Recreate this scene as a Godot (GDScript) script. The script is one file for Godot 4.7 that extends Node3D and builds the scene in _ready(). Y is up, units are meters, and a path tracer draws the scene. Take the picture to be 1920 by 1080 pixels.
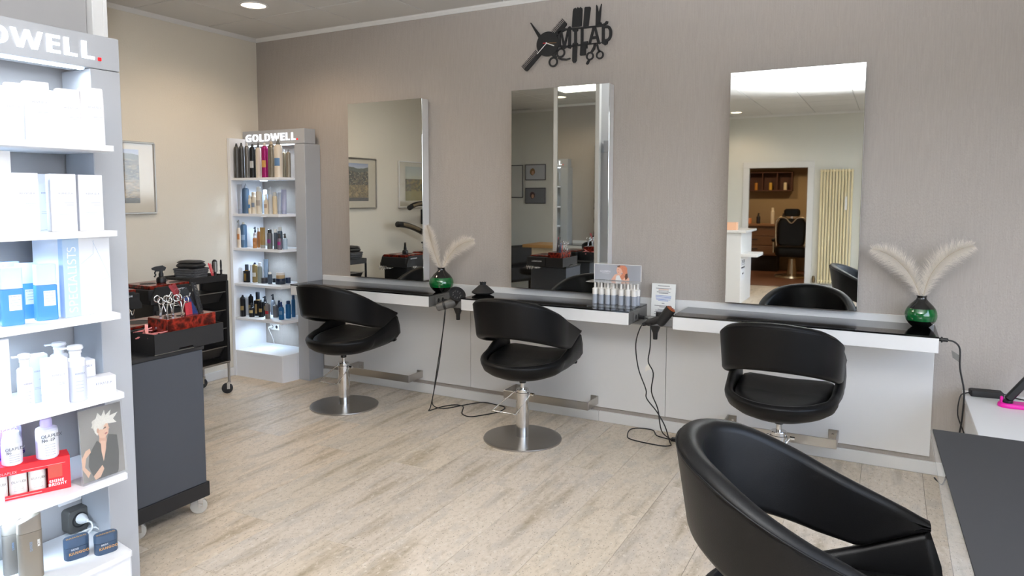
extends Node3D
# Hair salon: grey mirror wall with three styling places, display shelves and trolleys at the left. y up, metres.
# The mirror wall is the plane z = 0, the picture wall the plane x = 0, the floor y = 0.

var M := {}
var taken := {}
var rng := RandomNumberGenerator.new()

func _ready() -> void:
	rng.seed = 7
	set_camera()
	set_light()
	make_materials()
	build_room()
	build_mirrors()
	build_counters()
	build_chairs()
	build_display_shelves()
	build_products_small()
	build_products_big()
	build_trolleys()
	build_counter_things()
	build_wall_things()
	build_tables()
	build_rear_room()

func set_camera() -> void:
	var cam := Camera3D.new()
	cam.name = "camera"
	add_child(cam)
	var fwd := Vector3(-sin(0.505042) * cos(0.078681), -sin(0.078681), -cos(0.505042) * cos(0.078681))
	var right := Vector3(cos(0.505042), 0, -sin(0.505042))
	cam.transform = Transform3D(Basis(right, right.cross(fwd), -fwd), Vector3(4.4812, 1.4, 4.1141))
	cam.projection = Camera3D.PROJECTION_FRUSTUM
	cam.near = 0.05
	cam.far = 60.0
	cam.size = 1080.0 / 1330.31 * cam.near
	cam.frustum_offset = Vector2((960.0 - 934.37) / 1330.31, -(540.0 - 473.21) / 1330.31) * cam.near
	cam.current = true

func set_light() -> void:
	var we := WorldEnvironment.new()
	we.name = "surroundings"
	var e := Environment.new()
	e.background_mode = Environment.BG_SKY
	var sky := Sky.new()
	var sm := ProceduralSkyMaterial.new()
	sm.sky_top_color = Color(0.68, 0.77, 0.9)
	sm.sky_horizon_color = Color(0.88, 0.9, 0.93)
	sm.ground_bottom_color = Color(0.35, 0.35, 0.36)
	sm.ground_horizon_color = Color(0.62, 0.64, 0.66)
	sm.sky_energy_multiplier = 2.6
	sm.ground_energy_multiplier = 1.4
	sky.sky_material = sm
	e.sky = sky
	e.tonemap_mode = Environment.TONE_MAPPER_LINEAR
	e.tonemap_exposure = 1.08
	e.sdfgi_enabled = true
	e.ssao_enabled = true
	e.ssil_enabled = true
	we.environment = e
	add_child(we)
	# the photographer's flash, turned up at the ceiling behind the lens
	spot("bounce_flash", Vector3(4.5, 1.62, 4.2), Vector3(4.42, 2.65, 3.95), Color(0.95, 0.97, 1.0), 29.0, 74.0, 0.06)

func spot(called: String, at: Vector3, to: Vector3, c: Color, energy: float, angle: float, size := 0.05) -> void:
	var l := SpotLight3D.new()
	l.name = called
	add_child(l, true)
	l.position = at
	var up := Vector3.UP if absf((to - at).normalized().y) < 0.99 else Vector3.FORWARD
	l.look_at_from_position(at, to, up)
	l.light_color = c
	l.light_energy = energy
	l.spot_angle = angle
	l.spot_angle_attenuation = 0.6
	l.spot_range = 14.0
	l.spot_attenuation = 2.0
	l.light_size = size
	l.shadow_enabled = true

func area(called: String, at: Vector3, size: Vector2, dir: Vector3, c: Color, energy: float) -> void:
	var l := AreaLight3D.new()
	l.name = called
	add_child(l, true)
	var up := Vector3.UP if absf(dir.normalized().y) < 0.99 else Vector3.FORWARD
	l.look_at_from_position(at, at + dir, up)
	l.area_size = size
	l.light_color = c
	l.light_energy = energy
	l.area_range = 14.0
	l.shadow_enabled = true

# ---------------------------------------------------------------- helpers
func numbered(n: String) -> String:
	if not taken.has(n):
		taken[n] = 0
		return n
	taken[n] += 1
	return "%s_%03d" % [n, taken[n]]

func tag(o: Node3D, label: String, cat: String, group := "") -> Node3D:
	o.set_meta("label", label)
	o.set_meta("category", cat)
	if group != "":
		o.set_meta("group", group)
	return o

func thing(called: String, label: String, cat: String, at := Vector3.ZERO, turn := 0.0, group := "") -> Node3D:
	var o := Node3D.new()
	o.name = numbered(called)
	add_child(o)
	o.position = at
	o.rotation.y = turn
	return tag(o, label, cat, group)

func part(called: String, mesh: Mesh, m: Material, parent: Node3D, at := Vector3.ZERO, rot := Vector3.ZERO) -> MeshInstance3D:
	var o := MeshInstance3D.new()
	o.name = called
	o.mesh = mesh
	o.material_override = m
	parent.add_child(o, true)
	o.position = at
	o.rotation = rot
	return o

func solo(called: String, mesh: Mesh, m: Material, label: String, cat: String, at := Vector3.ZERO, turn := 0.0, group := "") -> MeshInstance3D:
	var o := part(numbered(called), mesh, m, self, at, Vector3(0, turn, 0))
	tag(o, label, cat, group)
	return o

func struct(called: String, mesh: Mesh, m: Material, at := Vector3.ZERO) -> MeshInstance3D:
	var o := part(numbered(called), mesh, m, self, at)
	o.set_meta("kind", "structure")
	return o

func mat(key: String, c: Color, rough := 0.5, metal := 0.0, spec := 0.5) -> StandardMaterial3D:
	if M.has(key):
		return M[key]
	var m := StandardMaterial3D.new()
	m.resource_name = key
	m.albedo_color = c
	m.roughness = rough
	m.metallic = metal
	m.metallic_specular = spec
	M[key] = m
	return m

func srgb(r: int, g: int, b: int) -> Color:
	return Color(r / 255.0, g / 255.0, b / 255.0)

func plain(c: Color, rough := 0.5, metal := 0.0) -> StandardMaterial3D:
	return mat("c%s_%d_%d" % [c.to_html(false), int(rough * 100), int(metal * 100)], c, rough, metal)

func glow(key: String, c: Color, e: float) -> StandardMaterial3D:
	var m := mat(key, c, 0.5)
	m.emission_enabled = true
	m.emission = c
	m.emission_energy_multiplier = e
	return m

func noise_normal(freq: float, strength: float, size := 256, type := FastNoiseLite.TYPE_SIMPLEX_SMOOTH) -> ImageTexture:
	var n := FastNoiseLite.new()
	n.seed = 3
	n.noise_type = type
	n.frequency = freq
	var im := n.get_seamless_image(size, size)
	im.convert(Image.FORMAT_RGBA8)
	im.bump_map_to_normal_map(strength)
	return ImageTexture.create_from_image(im)

class MB:
	var v := PackedVector3Array()
	var n := PackedVector3Array()
	var uv := PackedVector2Array()
	var ix := PackedInt32Array()

	func mesh() -> ArrayMesh:
		var a := []
		a.resize(Mesh.ARRAY_MAX)
		a[Mesh.ARRAY_VERTEX] = v
		a[Mesh.ARRAY_NORMAL] = n
		a[Mesh.ARRAY_TEX_UV] = uv
		a[Mesh.ARRAY_INDEX] = ix
		var m := ArrayMesh.new()
		m.add_surface_from_arrays(Mesh.PRIMITIVE_TRIANGLES, a)
		return m

	# corners anticlockwise seen from outside
	func poly(p: Array, nn := Vector3.ZERO) -> void:
		var q: Vector3 = nn
		if q == Vector3.ZERO:
			q = (p[1] - p[0]).cross(p[2] - p[0]).normalized()
		var b := v.size()
		for x in p:
			v.append(x)
			n.append(q)
			var ax := q.abs()
			if ax.y >= ax.x and ax.y >= ax.z:
				uv.append(Vector2(x.x, x.z))
			elif ax.x >= ax.z:
				uv.append(Vector2(x.z, -x.y))
			else:
				uv.append(Vector2(x.x, -x.y))
		for i in range(1, p.size() - 1):
			ix.append_array(PackedInt32Array([b, b + i + 1, b + i]))

	func poly_out(p: Array, out: Vector3) -> void:
		if (p[1] - p[0]).cross(p[2] - p[0]).dot(out) < 0.0:
			p.reverse()
		poly(p)

	func box(c: Vector3, s: Vector3, bev := 0.002, xf := Transform3D.IDENTITY) -> MB:
		var h := s * 0.5
		bev = minf(bev, minf(h.x, minf(h.y, h.z)) * 0.9)
		var t := Transform3D(xf.basis, xf * c)
		for a in 3:
			var b := (a + 1) % 3
			var d := (a + 2) % 3
			for sa in [-1.0, 1.0]:
				var pts := []
				for k in [[-1.0, -1.0], [1.0, -1.0], [1.0, 1.0], [-1.0, 1.0]]:
					var q := Vector3.ZERO
					q[a] = sa * h[a]
					q[b] = k[0] * (h[b] - bev)
					q[d] = k[1] * (h[d] - bev)
					pts.append(t * q)
				var o := Vector3.ZERO
				o[a] = sa
				poly_out(pts, t.basis * o)
				if bev <= 0.0:
					continue
				for sb in [-1.0, 1.0]:
					var e := []
					for k in [[1.0, 0.0, -1.0], [0.0, 1.0, -1.0], [0.0, 1.0, 1.0], [1.0, 0.0, 1.0]]:
						var q := Vector3.ZERO
						q[a] = sa * (h[a] - (0.0 if k[0] > 0.5 else bev))
						q[b] = sb * (h[b] - (0.0 if k[1] > 0.5 else bev))
						q[d] = k[2] * (h[d] - bev)
						e.append(t * q)
					var oo := Vector3.ZERO
					oo[a] = sa
					oo[b] = sb
					poly_out(e, t.basis * oo)
		if bev > 0.0:
			for i in 8:
				var sg := Vector3(1.0 if i & 1 else -1.0, 1.0 if i & 2 else -1.0, 1.0 if i & 4 else -1.0)
				var tri := []
				for a in 3:
					var q := Vector3.ZERO
					for k in 3:
						q[k] = sg[k] * (h[k] - (0.0 if k == a else bev))
					tri.append(t * q)
				poly_out(tri, t.basis * sg)
		return self

	# rows run along the surface, columns round it; outward is (next row) x (next column)
	func grid(rows: Array, closed := true, flip := false) -> MB:
		var m: int = rows[0].size()
		var b := v.size()
		var acc := PackedVector3Array()
		acc.resize(rows.size() * m)
		var cols := m if closed else m - 1
		for i in rows.size():
			for j in m:
				v.append(rows[i][j])
				uv.append(Vector2(float(j) / cols, float(i) / maxi(1, rows.size() - 1)))
		for i in rows.size() - 1:
			for j in cols:
				var k := (j + 1) % m
				var p00: Vector3 = rows[i][j]
				var p10: Vector3 = rows[i + 1][j]
				var p11: Vector3 = rows[i + 1][k]
				var p01: Vector3 = rows[i][k]
				var q := (p11 - p00).cross(p01 - p10)
				if flip:
					q = -q
				for z in [i * m + j, (i + 1) * m + j, (i + 1) * m + k, i * m + k]:
					acc[z] += q
				var a := b + i * m + j
				var c := b + (i + 1) * m + j
				var d := b + (i + 1) * m + k
				var e := b + i * m + k
				if flip:
					ix.append_array(PackedInt32Array([a, c, d, a, d, e]))
				else:
					ix.append_array(PackedInt32Array([a, d, c, a, e, d]))
		# points that coincide (poles, seams) share one normal
		var at := {}
		for i in acc.size():
			var key := (v[b + i] * 20000.0).round()
			at[key] = at.get(key, Vector3.ZERO) + acc[i]
		for i in acc.size():
			n.append(at[(v[b + i] * 20000.0).round()].normalized())
		return self

	# profile of Vector2(radius, y), upward along the outside; sharp turns become edges
	func lathe(prof: Array, seg := 24, c := Vector3.ZERO, crease := 40.0, xf := Transform3D.IDENTITY, squash := Vector2.ONE) -> MB:
		var run := [prof[0]]
		for i in range(1, prof.size()):
			run.append(prof[i])
			var last := i == prof.size() - 1
			var sharp := false
			if not last:
				var d0: Vector2 = (prof[i] - prof[i - 1]).normalized()
				var d1: Vector2 = (prof[i + 1] - prof[i]).normalized()
				sharp = absf(rad_to_deg(d0.angle_to(d1))) > crease
			if sharp or last:
				var rows := []
				for p in run:
					var ring := PackedVector3Array()
					for j in seg:
						var a := TAU * j / seg
						ring.append(xf * (c + Vector3(p.x * cos(a) * squash.x, p.y, p.x * sin(a) * squash.y)))
					rows.append(ring)
				grid(rows)
				run = [prof[i]]
		return self

	# rings (closed loops, same count, angle as in lathe) from bottom to top, ends filled
	func loft(rings: Array, cap := true) -> MB:
		grid(rings)
		if cap:
			for e in [0, rings.size() - 1]:
				var r: PackedVector3Array = rings[e]
				var p := []
				for q in r:
					p.append(q)
				var mid: Vector3 = rings[1][0] if e == 0 else rings[rings.size() - 2][0]
				poly_out(p, (r[0] - mid) if (r[0] - mid).length() > 0.0 else Vector3.UP)
		return self

	func tube(path: Array, rad: float, seg := 8, cap := true) -> MB:
		var rows := []
		var prev := Vector3.ZERO
		for i in path.size():
			var d: Vector3 = (path[mini(i + 1, path.size() - 1)] - path[maxi(i - 1, 0)]).normalized()
			if prev == Vector3.ZERO:
				prev = d.cross(Vector3.UP if absf(d.y) < 0.9 else Vector3.RIGHT).normalized()
			prev = (prev - d * prev.dot(d)).normalized()
			var s := prev.cross(d).normalized()
			var ring := PackedVector3Array()
			for j in seg:
				var a := TAU * j / seg
				ring.append(path[i] + (prev * cos(a) - s * sin(a)) * rad)
			rows.append(ring)
		if cap:
			var r0 := PackedVector3Array()
			var r1 := PackedVector3Array()
			for j in seg:
				r0.append(path[0])
				r1.append(path[path.size() - 1])
			rows.push_front(r0)
			rows.push_back(r1)
		grid(rows, true, true)
		return self

	# outline (x, y) pushed along z from z0 to z1
	func slab(outline: PackedVector2Array, z0: float, z1: float, xf := Transform3D.IDENTITY) -> MB:
		var o := outline.duplicate()
		if Geometry2D.is_polygon_clockwise(o):
			o.reverse()
		var t := Geometry2D.triangulate_polygon(o)
		for f in [[z1, Vector3(0, 0, 1)], [z0, Vector3(0, 0, -1)]]:
			for i in range(0, t.size(), 3):
				var p := []
				for k in 3:
					p.append(xf * Vector3(o[t[i + k]].x, o[t[i + k]].y, f[0]))
				poly_out(p, xf.basis * f[1])
		for i in o.size():
			var a := o[i]
			var b := o[(i + 1) % o.size()]
			var out := Vector3(b.y - a.y, a.x - b.x, 0)
			poly_out([xf * Vector3(a.x, a.y, z0), xf * Vector3(b.x, b.y, z0), xf * Vector3(b.x, b.y, z1), xf * Vector3(a.x, a.y, z1)], xf.basis * out)
		return self

func bx(s: Vector3, bev := 0.002) -> ArrayMesh:
	return MB.new().box(Vector3.ZERO, s, bev).mesh()

# a box from corner to corner
func bb(a: Vector3, b: Vector3, bev := 0.002) -> ArrayMesh:
	return MB.new().box((a + b) * 0.5, (b - a).abs(), bev).mesh()

func lathed(prof: Array, seg := 24, crease := 40.0) -> ArrayMesh:
	return MB.new().lathe(prof, seg, Vector3.ZERO, crease).mesh()

# rounded rectangle ring at height y
func rr(w: float, d: float, r: float, y: float, k := 4) -> PackedVector3Array:
	var out := PackedVector3Array()
	r = minf(r, minf(w, d) * 0.499)
	for q in 4:
		var cx := (w * 0.5 - r) * (1.0 if q == 0 or q == 3 else -1.0)
		var cz := (d * 0.5 - r) * (1.0 if q < 2 else -1.0)
		for i in k + 1:
			var a := (q + float(i) / k) * PI * 0.5
			out.append(Vector3(cx + cos(a) * r, y, cz + sin(a) * r))
	return out

func smooth(pts: Array, each := 6) -> Array:
	var c := Curve3D.new()
	for i in pts.size():
		var t: Vector3 = (pts[mini(i + 1, pts.size() - 1)] - pts[maxi(i - 1, 0)]) / 6.0
		c.add_point(pts[i], -t, t)
	var out := []
	for i in pts.size() - 1:
		for k in each:
			out.append(c.sample(i, float(k) / each))
	out.append(pts[pts.size() - 1])
	return out

func words(called: String, s: String, h: float, m: Material, parent: Node3D, at: Vector3, rot := Vector3.ZERO, bold := false, stretch := 1.0, depth := 0.002, serif := false) -> MeshInstance3D:
	var key := "t/%s/%.4f/%s/%.4f/%s" % [s, h, bold, depth, serif]
	if not M.has(key):
		var t := TextMesh.new()
		var f := SystemFont.new()
		f.font_names = PackedStringArray(["Droid Serif" if serif else "Droid Sans"])
		f.font_weight = 700 if bold else 400
		t.font = f
		t.text = s
		t.font_size = 32
		t.pixel_size = h / 23.0
		t.depth = depth
		t.curve_step = 2.0 if h > 0.03 else 4.0
		M[key] = t
	var o := part(called, M[key], m, parent, at, rot)
	o.scale.x = stretch
	return o

# ---------------------------------------------------------------- materials
func make_materials() -> void:
	var wall := mat("grey_wallpaper", srgb(174, 166, 158), 0.75)
	wall.normal_enabled = true
	wall.normal_texture = noise_normal(0.09, 6.0)
	wall.normal_scale = 0.16
	wall.uv1_triplanar = true
	wall.uv1_world_triplanar = true
	wall.uv1_scale = Vector3(5, 2.2, 5)
	wall.albedo_texture = streaks()
	var cream := mat("cream_wall", srgb(224, 217, 203), 0.8)
	cream.normal_enabled = true
	cream.normal_texture = wall.normal_texture
	cream.normal_scale = 0.15
	cream.uv1_triplanar = true
	cream.uv1_world_triplanar = true
	cream.uv1_scale = Vector3(4, 4, 4)
	mat("white_lacquer", srgb(226, 225, 223), 0.35)
	mat("white_paint", srgb(222, 221, 218), 0.45)
	mat("shelf_white", srgb(236, 237, 240), 0.4)
	mat("shelf_grey", srgb(176, 178, 182), 0.45, 0.1)
	mat("ceiling_tile", srgb(205, 203, 199), 0.85)
	mat("ceiling_grid", srgb(172, 170, 166), 0.6)
	mat("black_glass", srgb(9, 9, 10), 0.06, 0.0, 0.6)
	mat("mirror", Color(0.9, 0.91, 0.9), 0.015, 1.0)
	var steel := mat("brushed_steel", srgb(178, 174, 168), 0.3, 1.0)
	steel.normal_enabled = true
	steel.normal_texture = noise_normal(0.2, 2.0)
	steel.normal_scale = 0.08
	steel.uv1_scale = Vector3(2, 60, 2)
	mat("chrome", srgb(214, 214, 214), 0.08, 1.0)
	mat("dull_grey_metal", srgb(140, 138, 135), 0.38, 0.7)
	var lea := mat("black_leather", srgb(10, 10, 11), 0.42, 0.0, 0.34)
	lea.normal_enabled = true
	lea.normal_texture = noise_normal(0.16, 5.0, 256, FastNoiseLite.TYPE_CELLULAR)
	lea.normal_scale = 0.1
	lea.uv1_triplanar = true
	lea.uv1_scale = Vector3(9, 9, 9)
	mat("black_plastic", srgb(22, 22, 23), 0.4)
	mat("matt_black", srgb(27, 26, 27), 0.6)
	mat("dark_grey_board", srgb(66, 69, 76), 0.5)
	mat("white_plastic", srgb(235, 234, 231), 0.35)
	var pane := mat("clear_pane", Color(0.95, 0.97, 0.97, 0.06), 0.03)
	pane.transparency = BaseMaterial3D.TRANSPARENCY_ALPHA
	pane.cull_mode = BaseMaterial3D.CULL_DISABLED
	glow("lamp_white", Color(1.0, 0.98, 0.95), 5.0)
	glow("lamp_warm", Color(1.0, 0.92, 0.8), 5.0)
	glow("letter_white", Color(0.95, 0.97, 1.0), 1.25)
	glow("letter_red", Color(0.95, 0.06, 0.1), 0.7)
	glow("strip_blue_white", Color(0.9, 0.95, 1.0), 3.0)

# faint upright weave of the wallpaper
func streaks() -> ImageTexture:
	var n := FastNoiseLite.new()
	n.seed = 11
	n.frequency = 0.03
	n.fractal_octaves = 3
	var im := Image.create(256, 256, false, Image.FORMAT_RGBA8)
	for y in 256:
		for x in 256:
			var w := absf(x - 128) / 128.0
			var a := n.get_noise_2d(x * 3.0, y * 0.35) * (1.0 - w) + n.get_noise_2d((x - 256.0) * 3.0, y * 0.35) * w
			var g := 0.975 + a * 0.03
			im.set_pixel(x, y, Color(g, g, g))
	return ImageTexture.create_from_image(im)

# limed oak look: 0.55 m across the grain, 2.2 m along it
func oak_picture(sd: int) -> ImageTexture:
	var n := FastNoiseLite.new()
	n.seed = sd
	n.noise_type = FastNoiseLite.TYPE_SIMPLEX_SMOOTH
	n.fractal_type = FastNoiseLite.FRACTAL_FBM
	n.fractal_octaves = 4
	n.frequency = 1.0
	var f := FastNoiseLite.new()
	f.seed = sd + 5
	f.noise_type = FastNoiseLite.TYPE_SIMPLEX
	f.fractal_octaves = 2
	f.frequency = 1.0
	var w := 512
	var h := 1024
	var im := Image.create(w, h, false, Image.FORMAT_RGBA8)
	var light := Vector3(219, 206, 190)
	var dark := Vector3(158, 143, 120)
	var grey := Vector3(186, 180, 173)
	for y in h:
		var b := y * 2.2 / h
		for x in w:
			var a := x * 0.55 / w
			var cloud := n.get_noise_2d(a * 9.0, b * 3.6)
			var band := n.get_noise_2d(a * 8.0 + 40.0, b * 0.9)
			var streak := f.get_noise_2d(a * 90.0 + cloud * 2.0, b * 3.0)
			var fine := f.get_noise_2d(a * 330.0 + 9.0, b * 9.0)
			var worn := n.get_noise_2d(a * 34.0 + 90.0, b * 22.0)
			var t := clampf(smoothstep(0.0, 0.8, band) * 0.7 + maxf(0.0, streak) * 0.16 * smoothstep(-0.2, 0.3, cloud) + absf(fine) * 0.07 + smoothstep(0.1, 0.6, worn) * 0.26, 0.0, 1.0)
			var c := light.lerp(dark, t).lerp(grey, clampf(smoothstep(0.0, 0.5, cloud) * 0.35, 0.0, 1.0))
			if worn < -0.3:
				c = c.lerp(Vector3(229, 221, 210), smoothstep(0.3, 0.55, -worn) * 0.6)
			var speck := f.get_noise_2d(a * 70.0 + 300.0, b * 40.0)
			if speck > 0.7:
				c = c.lerp(Vector3(120, 108, 94), minf(0.8, (speck - 0.7) * 6.0))
			im.set_pixel(x, y, Color(c.x / 255.0, c.y / 255.0, c.z / 255.0))
	return ImageTexture.create_from_image(im)

# ---------------------------------------------------------------- the room
func build_room() -> void:
	var oak := [oak_picture(2), oak_picture(31)]
	var grain := noise_normal(0.05, 3.0)
	var planks := []
	for i in 12:
		var m := mat("limed_oak_%d" % i, Color.WHITE.lerp([Color(0.97, 0.965, 0.95), Color(1.0, 0.98, 0.95), Color(0.98, 0.98, 0.98)][i % 3], 1.0) * [1.0, 0.975, 1.02, 0.985][i % 4], 0.44, 0.0, 0.45)
		m.albedo_color = Color(minf(m.albedo_color.r, 1), minf(m.albedo_color.g, 1), minf(m.albedo_color.b, 1))
		m.albedo_texture = oak[i % 2]
		m.uv1_scale = Vector3(1.0 / 0.55, 1.0 / 2.2, 1)
		m.uv1_offset = Vector3(0.25 + 0.5 * ((i / 2) % 2), 0.3 + 0.1 * (i % 5), 0)
		m.normal_enabled = true
		m.normal_texture = grain
		m.normal_scale = 0.05
		planks.append(m)
	var floor_ := struct("floor", bb(Vector3(-2.1, -0.12, -0.1), Vector3(6.6, -0.009, 7.85), 0.0), mat("floor_joint", srgb(112, 100, 84), 0.8))
	var wide := 0.2726
	var lens := {}
	for k in range(-17, 16):
		var x0 := 2.489 + wide * k
		if x0 > 6.5 or x0 + wide < -2.0:
			continue
		var z := (0.782 if posmod(k, 2) == 0 else 1.182) - 1.22
		while z < 7.75:
			var a := maxf(z, 0.0)
			var b := minf(z + 1.22, 7.75)
			z += 1.22
			if b - a < 0.05 or (x0 + wide < 0.0 and (b < 3.6 or a > 5.4)):
				continue
			var key := snappedf(b - a, 0.001)
			if not lens.has(key):
				lens[key] = bx(Vector3(wide - 0.0012, 0.009, key - 0.0012), 0.0009)
			part("plank", lens[key], planks[rng.randi() % 12], floor_, Vector3(x0 + wide * 0.5, -0.0045, (a + b) * 0.5))
	# ceiling of lay-in tiles
	var ceil_ := struct("ceiling", bb(Vector3(-2.1, 2.652, -0.1), Vector3(6.6, 2.76, 7.85), 0.0), M.ceiling_grid)
	var tile := bx(Vector3(0.579, 0.008, 0.579), 0.002)
	for i in range(-5, 12):
		for j in range(-1, 14):
			var c := Vector3(0.5 + 0.588 * i - 0.294, 2.649, 0.48 + 0.588 * j - 0.294)
			var lo := Vector2(maxf(c.x - 0.2895, -2.0), maxf(c.z - 0.2895, 0.0))
			var hi := Vector2(minf(c.x + 0.2895, 6.5), minf(c.z + 0.2895, 7.75))
			if hi.x - lo.x < 0.04 or hi.y - lo.y < 0.04 or (hi.x < 0.0 and (lo.y < 3.4 or hi.y > 5.6)):
				continue
			if (Vector2(c.x, c.z) - Vector2(1.3, 1.4)).length() < 0.25:
				continue
			if hi.x - lo.x > 0.578 and hi.y - lo.y > 0.578:
				part("ceiling_tile", tile, M.ceiling_tile, ceil_, c)
			else:
				part("ceiling_tile", bx(Vector3(hi.x - lo.x, 0.008, hi.y - lo.y), 0.002), M.ceiling_tile, ceil_, Vector3((lo.x + hi.x) * 0.5, 2.649, (lo.y + hi.y) * 0.5))
	# walls
	struct("wall_back", bb(Vector3(-0.1, -0.1, -0.1), Vector3(6.6, 2.66, 0.0), 0.0), M.grey_wallpaper)
	struct("wall_left", bb(Vector3(-0.1, -0.1, 0.0), Vector3(0.0, 2.66, 3.6), 0.0), M.cream_wall)
	struct("wall_alcove", bb(Vector3(-2.1, -0.1, 3.5), Vector3(-0.1, 2.66, 3.6), 0.0), M.cream_wall)
	struct("wall_alcove_end", bb(Vector3(-2.1, -0.1, 3.6), Vector3(-2.0, 2.66, 5.4), 0.0), M.cream_wall)
	var pale := mat("pale_wall", srgb(222, 221, 212), 0.8)
	struct("wall_picture", bb(Vector3(-2.1, -0.1, 5.4), Vector3(1.5, 2.66, 5.5), 0.0), pale)
	struct("wall_return", bb(Vector3(1.4, -0.1, 5.5), Vector3(1.5, 2.66, 7.85), 0.0), pale)
	struct("wall_column", bb(Vector3(1.54, -0.1, 2.576), Vector3(1.975, 2.66, 3.6), 0.004), mat("column_grey", srgb(165, 163, 162), 0.75))
	var front := struct("wall_front", bb(Vector3(1.5, -0.1, 7.75), Vector3(2.5, 2.66, 7.85), 0.0), pale)
	part("wall_panel", bb(Vector3(3.37, -0.1, 7.75), Vector3(6.6, 2.66, 7.85), 0.0), pale, front)
	part("lintel", bb(Vector3(2.5, 1.84, 7.75), Vector3(3.37, 2.66, 7.85), 0.0), pale, front)
	var wr := struct("wall_right", bb(Vector3(6.5, -0.1, 0.0), Vector3(6.6, 2.66, 1.2), 0.0), M.grey_wallpaper)
	part("wall_panel", bb(Vector3(6.5, -0.1, 6.6), Vector3(6.6, 2.66, 7.75), 0.0), M.grey_wallpaper, wr)
	part("sill_wall", bb(Vector3(6.5, -0.1, 1.2), Vector3(6.6, 0.5, 6.6), 0.0), M.grey_wallpaper, wr)
	part("lintel", bb(Vector3(6.5, 2.4, 1.2), Vector3(6.6, 2.66, 6.6), 0.0), M.grey_wallpaper, wr)
	var win := struct("window_1", bb(Vector3(6.52, 0.5, 1.2), Vector3(6.58, 0.56, 6.6)), M.white_paint)
	part("frame_rail", bb(Vector3(6.52, 2.34, 1.2), Vector3(6.58, 2.4, 6.6)), M.white_paint, win)
	for i in 4:
		part("frame_post", bb(Vector3(6.52, 0.56, 1.2 + 1.78 * i), Vector3(6.58, 2.34, 1.26 + 1.78 * i)), M.white_paint, win)
	for i in 3:
		part("pane", bb(Vector3(6.545, 0.56, 1.26 + 1.78 * i), Vector3(6.551, 2.34, 2.98 + 1.78 * i), 0.0), M.clear_pane, win)
	# cornice and skirting
	var k := 0
	for r in [[Vector3(0, 0, 0), Vector3(6.5, 0, 0), Vector3(0, 0, 1)], [Vector3(0, 0, 0.0), Vector3(0, 0, 3.6), Vector3(1, 0, 0)], [Vector3(1.5, 0, 7.75), Vector3(6.5, 0, 7.75), Vector3(0, 0, -1)], [Vector3(-2, 0, 5.4), Vector3(1.5, 0, 5.4), Vector3(0, 0, -1)]]:
		var dir: Vector3 = (r[1] - r[0]).normalized()
		var prof := PackedVector2Array([Vector2(0, 2.618), Vector2(0.008, 2.618), Vector2(0.012, 2.624), Vector2(0.022, 2.634), Vector2(0.026, 2.642), Vector2(0.03, 2.645), Vector2(0.03, 2.652), Vector2(0, 2.652)])
		var xf := Transform3D(Basis(r[2], Vector3.UP, r[2].cross(Vector3.UP)), Vector3.ZERO)
		var l: float = (r[1] - r[0]).length()
		var zz := Vector3(r[2].cross(Vector3.UP))
		var st: Vector3 = r[0] if zz.dot(dir) > 0 else r[1]
		k += 1
		struct("trim_%d" % k, MB.new().slab(prof, 0.0, l, Transform3D(xf.basis, st)).mesh(), M.white_paint)
	struct("baseboard_back", bb(Vector3(0.015, 0, 0), Vector3(2.93, 0.066, 0.015), 0.003), M.white_paint)
	struct("baseboard_back", bb(Vector3(2.932, 0, 0), Vector3(6.5, 0.066, 0.015), 0.003), M.white_paint)
	struct("baseboard_left", bb(Vector3(0, 0, 0), Vector3(0.015, 0.066, 3.6), 0.003), M.white_paint)
	struct("baseboard_front", bb(Vector3(3.44, 0, 7.735), Vector3(6.5, 0.066, 7.75), 0.003), M.white_paint)
	# lamps of the ceiling
	var led := thing("ceiling_panel_light", "square flat white light panel let into the tiled ceiling", "ceiling light", Vector3(1.3, 2.645, 1.4))
	part("frame", bx(Vector3(0.58, 0.012, 0.58), 0.003), M.white_paint, led)
	part("diffuser", bx(Vector3(0.54, 0.004, 0.54), 0.001), M.lamp_white, led, Vector3(0, -0.007, 0))
	area("panel_lamp", Vector3(1.3, 2.63, 1.4), Vector2(0.54, 0.54), Vector3.DOWN, Color(1.0, 0.97, 0.93), 0.75)
	var where := {
		"round recessed downlight glowing warm above the two display shelves": Vector3(0.787, 2.645, 0.735),
		"recessed ceiling downlight mirrored top left in the right-hand mirror, upper of a pair": Vector3(3.09, 2.645, 3.83),
		"recessed ceiling downlight mirrored top left in the right-hand mirror, lower of a pair": Vector3(3.11, 2.645, 4.57),
		"small recessed ceiling downlight near the doorway wall, mirrored above the white desk": Vector3(2.41, 2.645, 7.1)}
	for l in where:
		var d := thing("ceiling_downlight", l, "downlight", where[l])
		part("rim", lathed([Vector2(0.078, 0.0), Vector2(0.095, 0.0), Vector2(0.097, 0.003), Vector2(0.095, 0.006), Vector2(0.078, 0.006)], 32), M.white_paint, d, Vector3(0, -0.005, 0))
		part("lamp", lathed([Vector2(0, -0.002), Vector2(0.079, -0.002), Vector2(0.079, 0.002), Vector2(0, 0.002)], 32), M.lamp_warm, d)
		spot("downlight_lamp", where[l] + Vector3(0, -0.02, 0), where[l] + Vector3(0, -1, 0), Color(1.0, 0.88, 0.74), 0.5, 75.0, 0.07)

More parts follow.
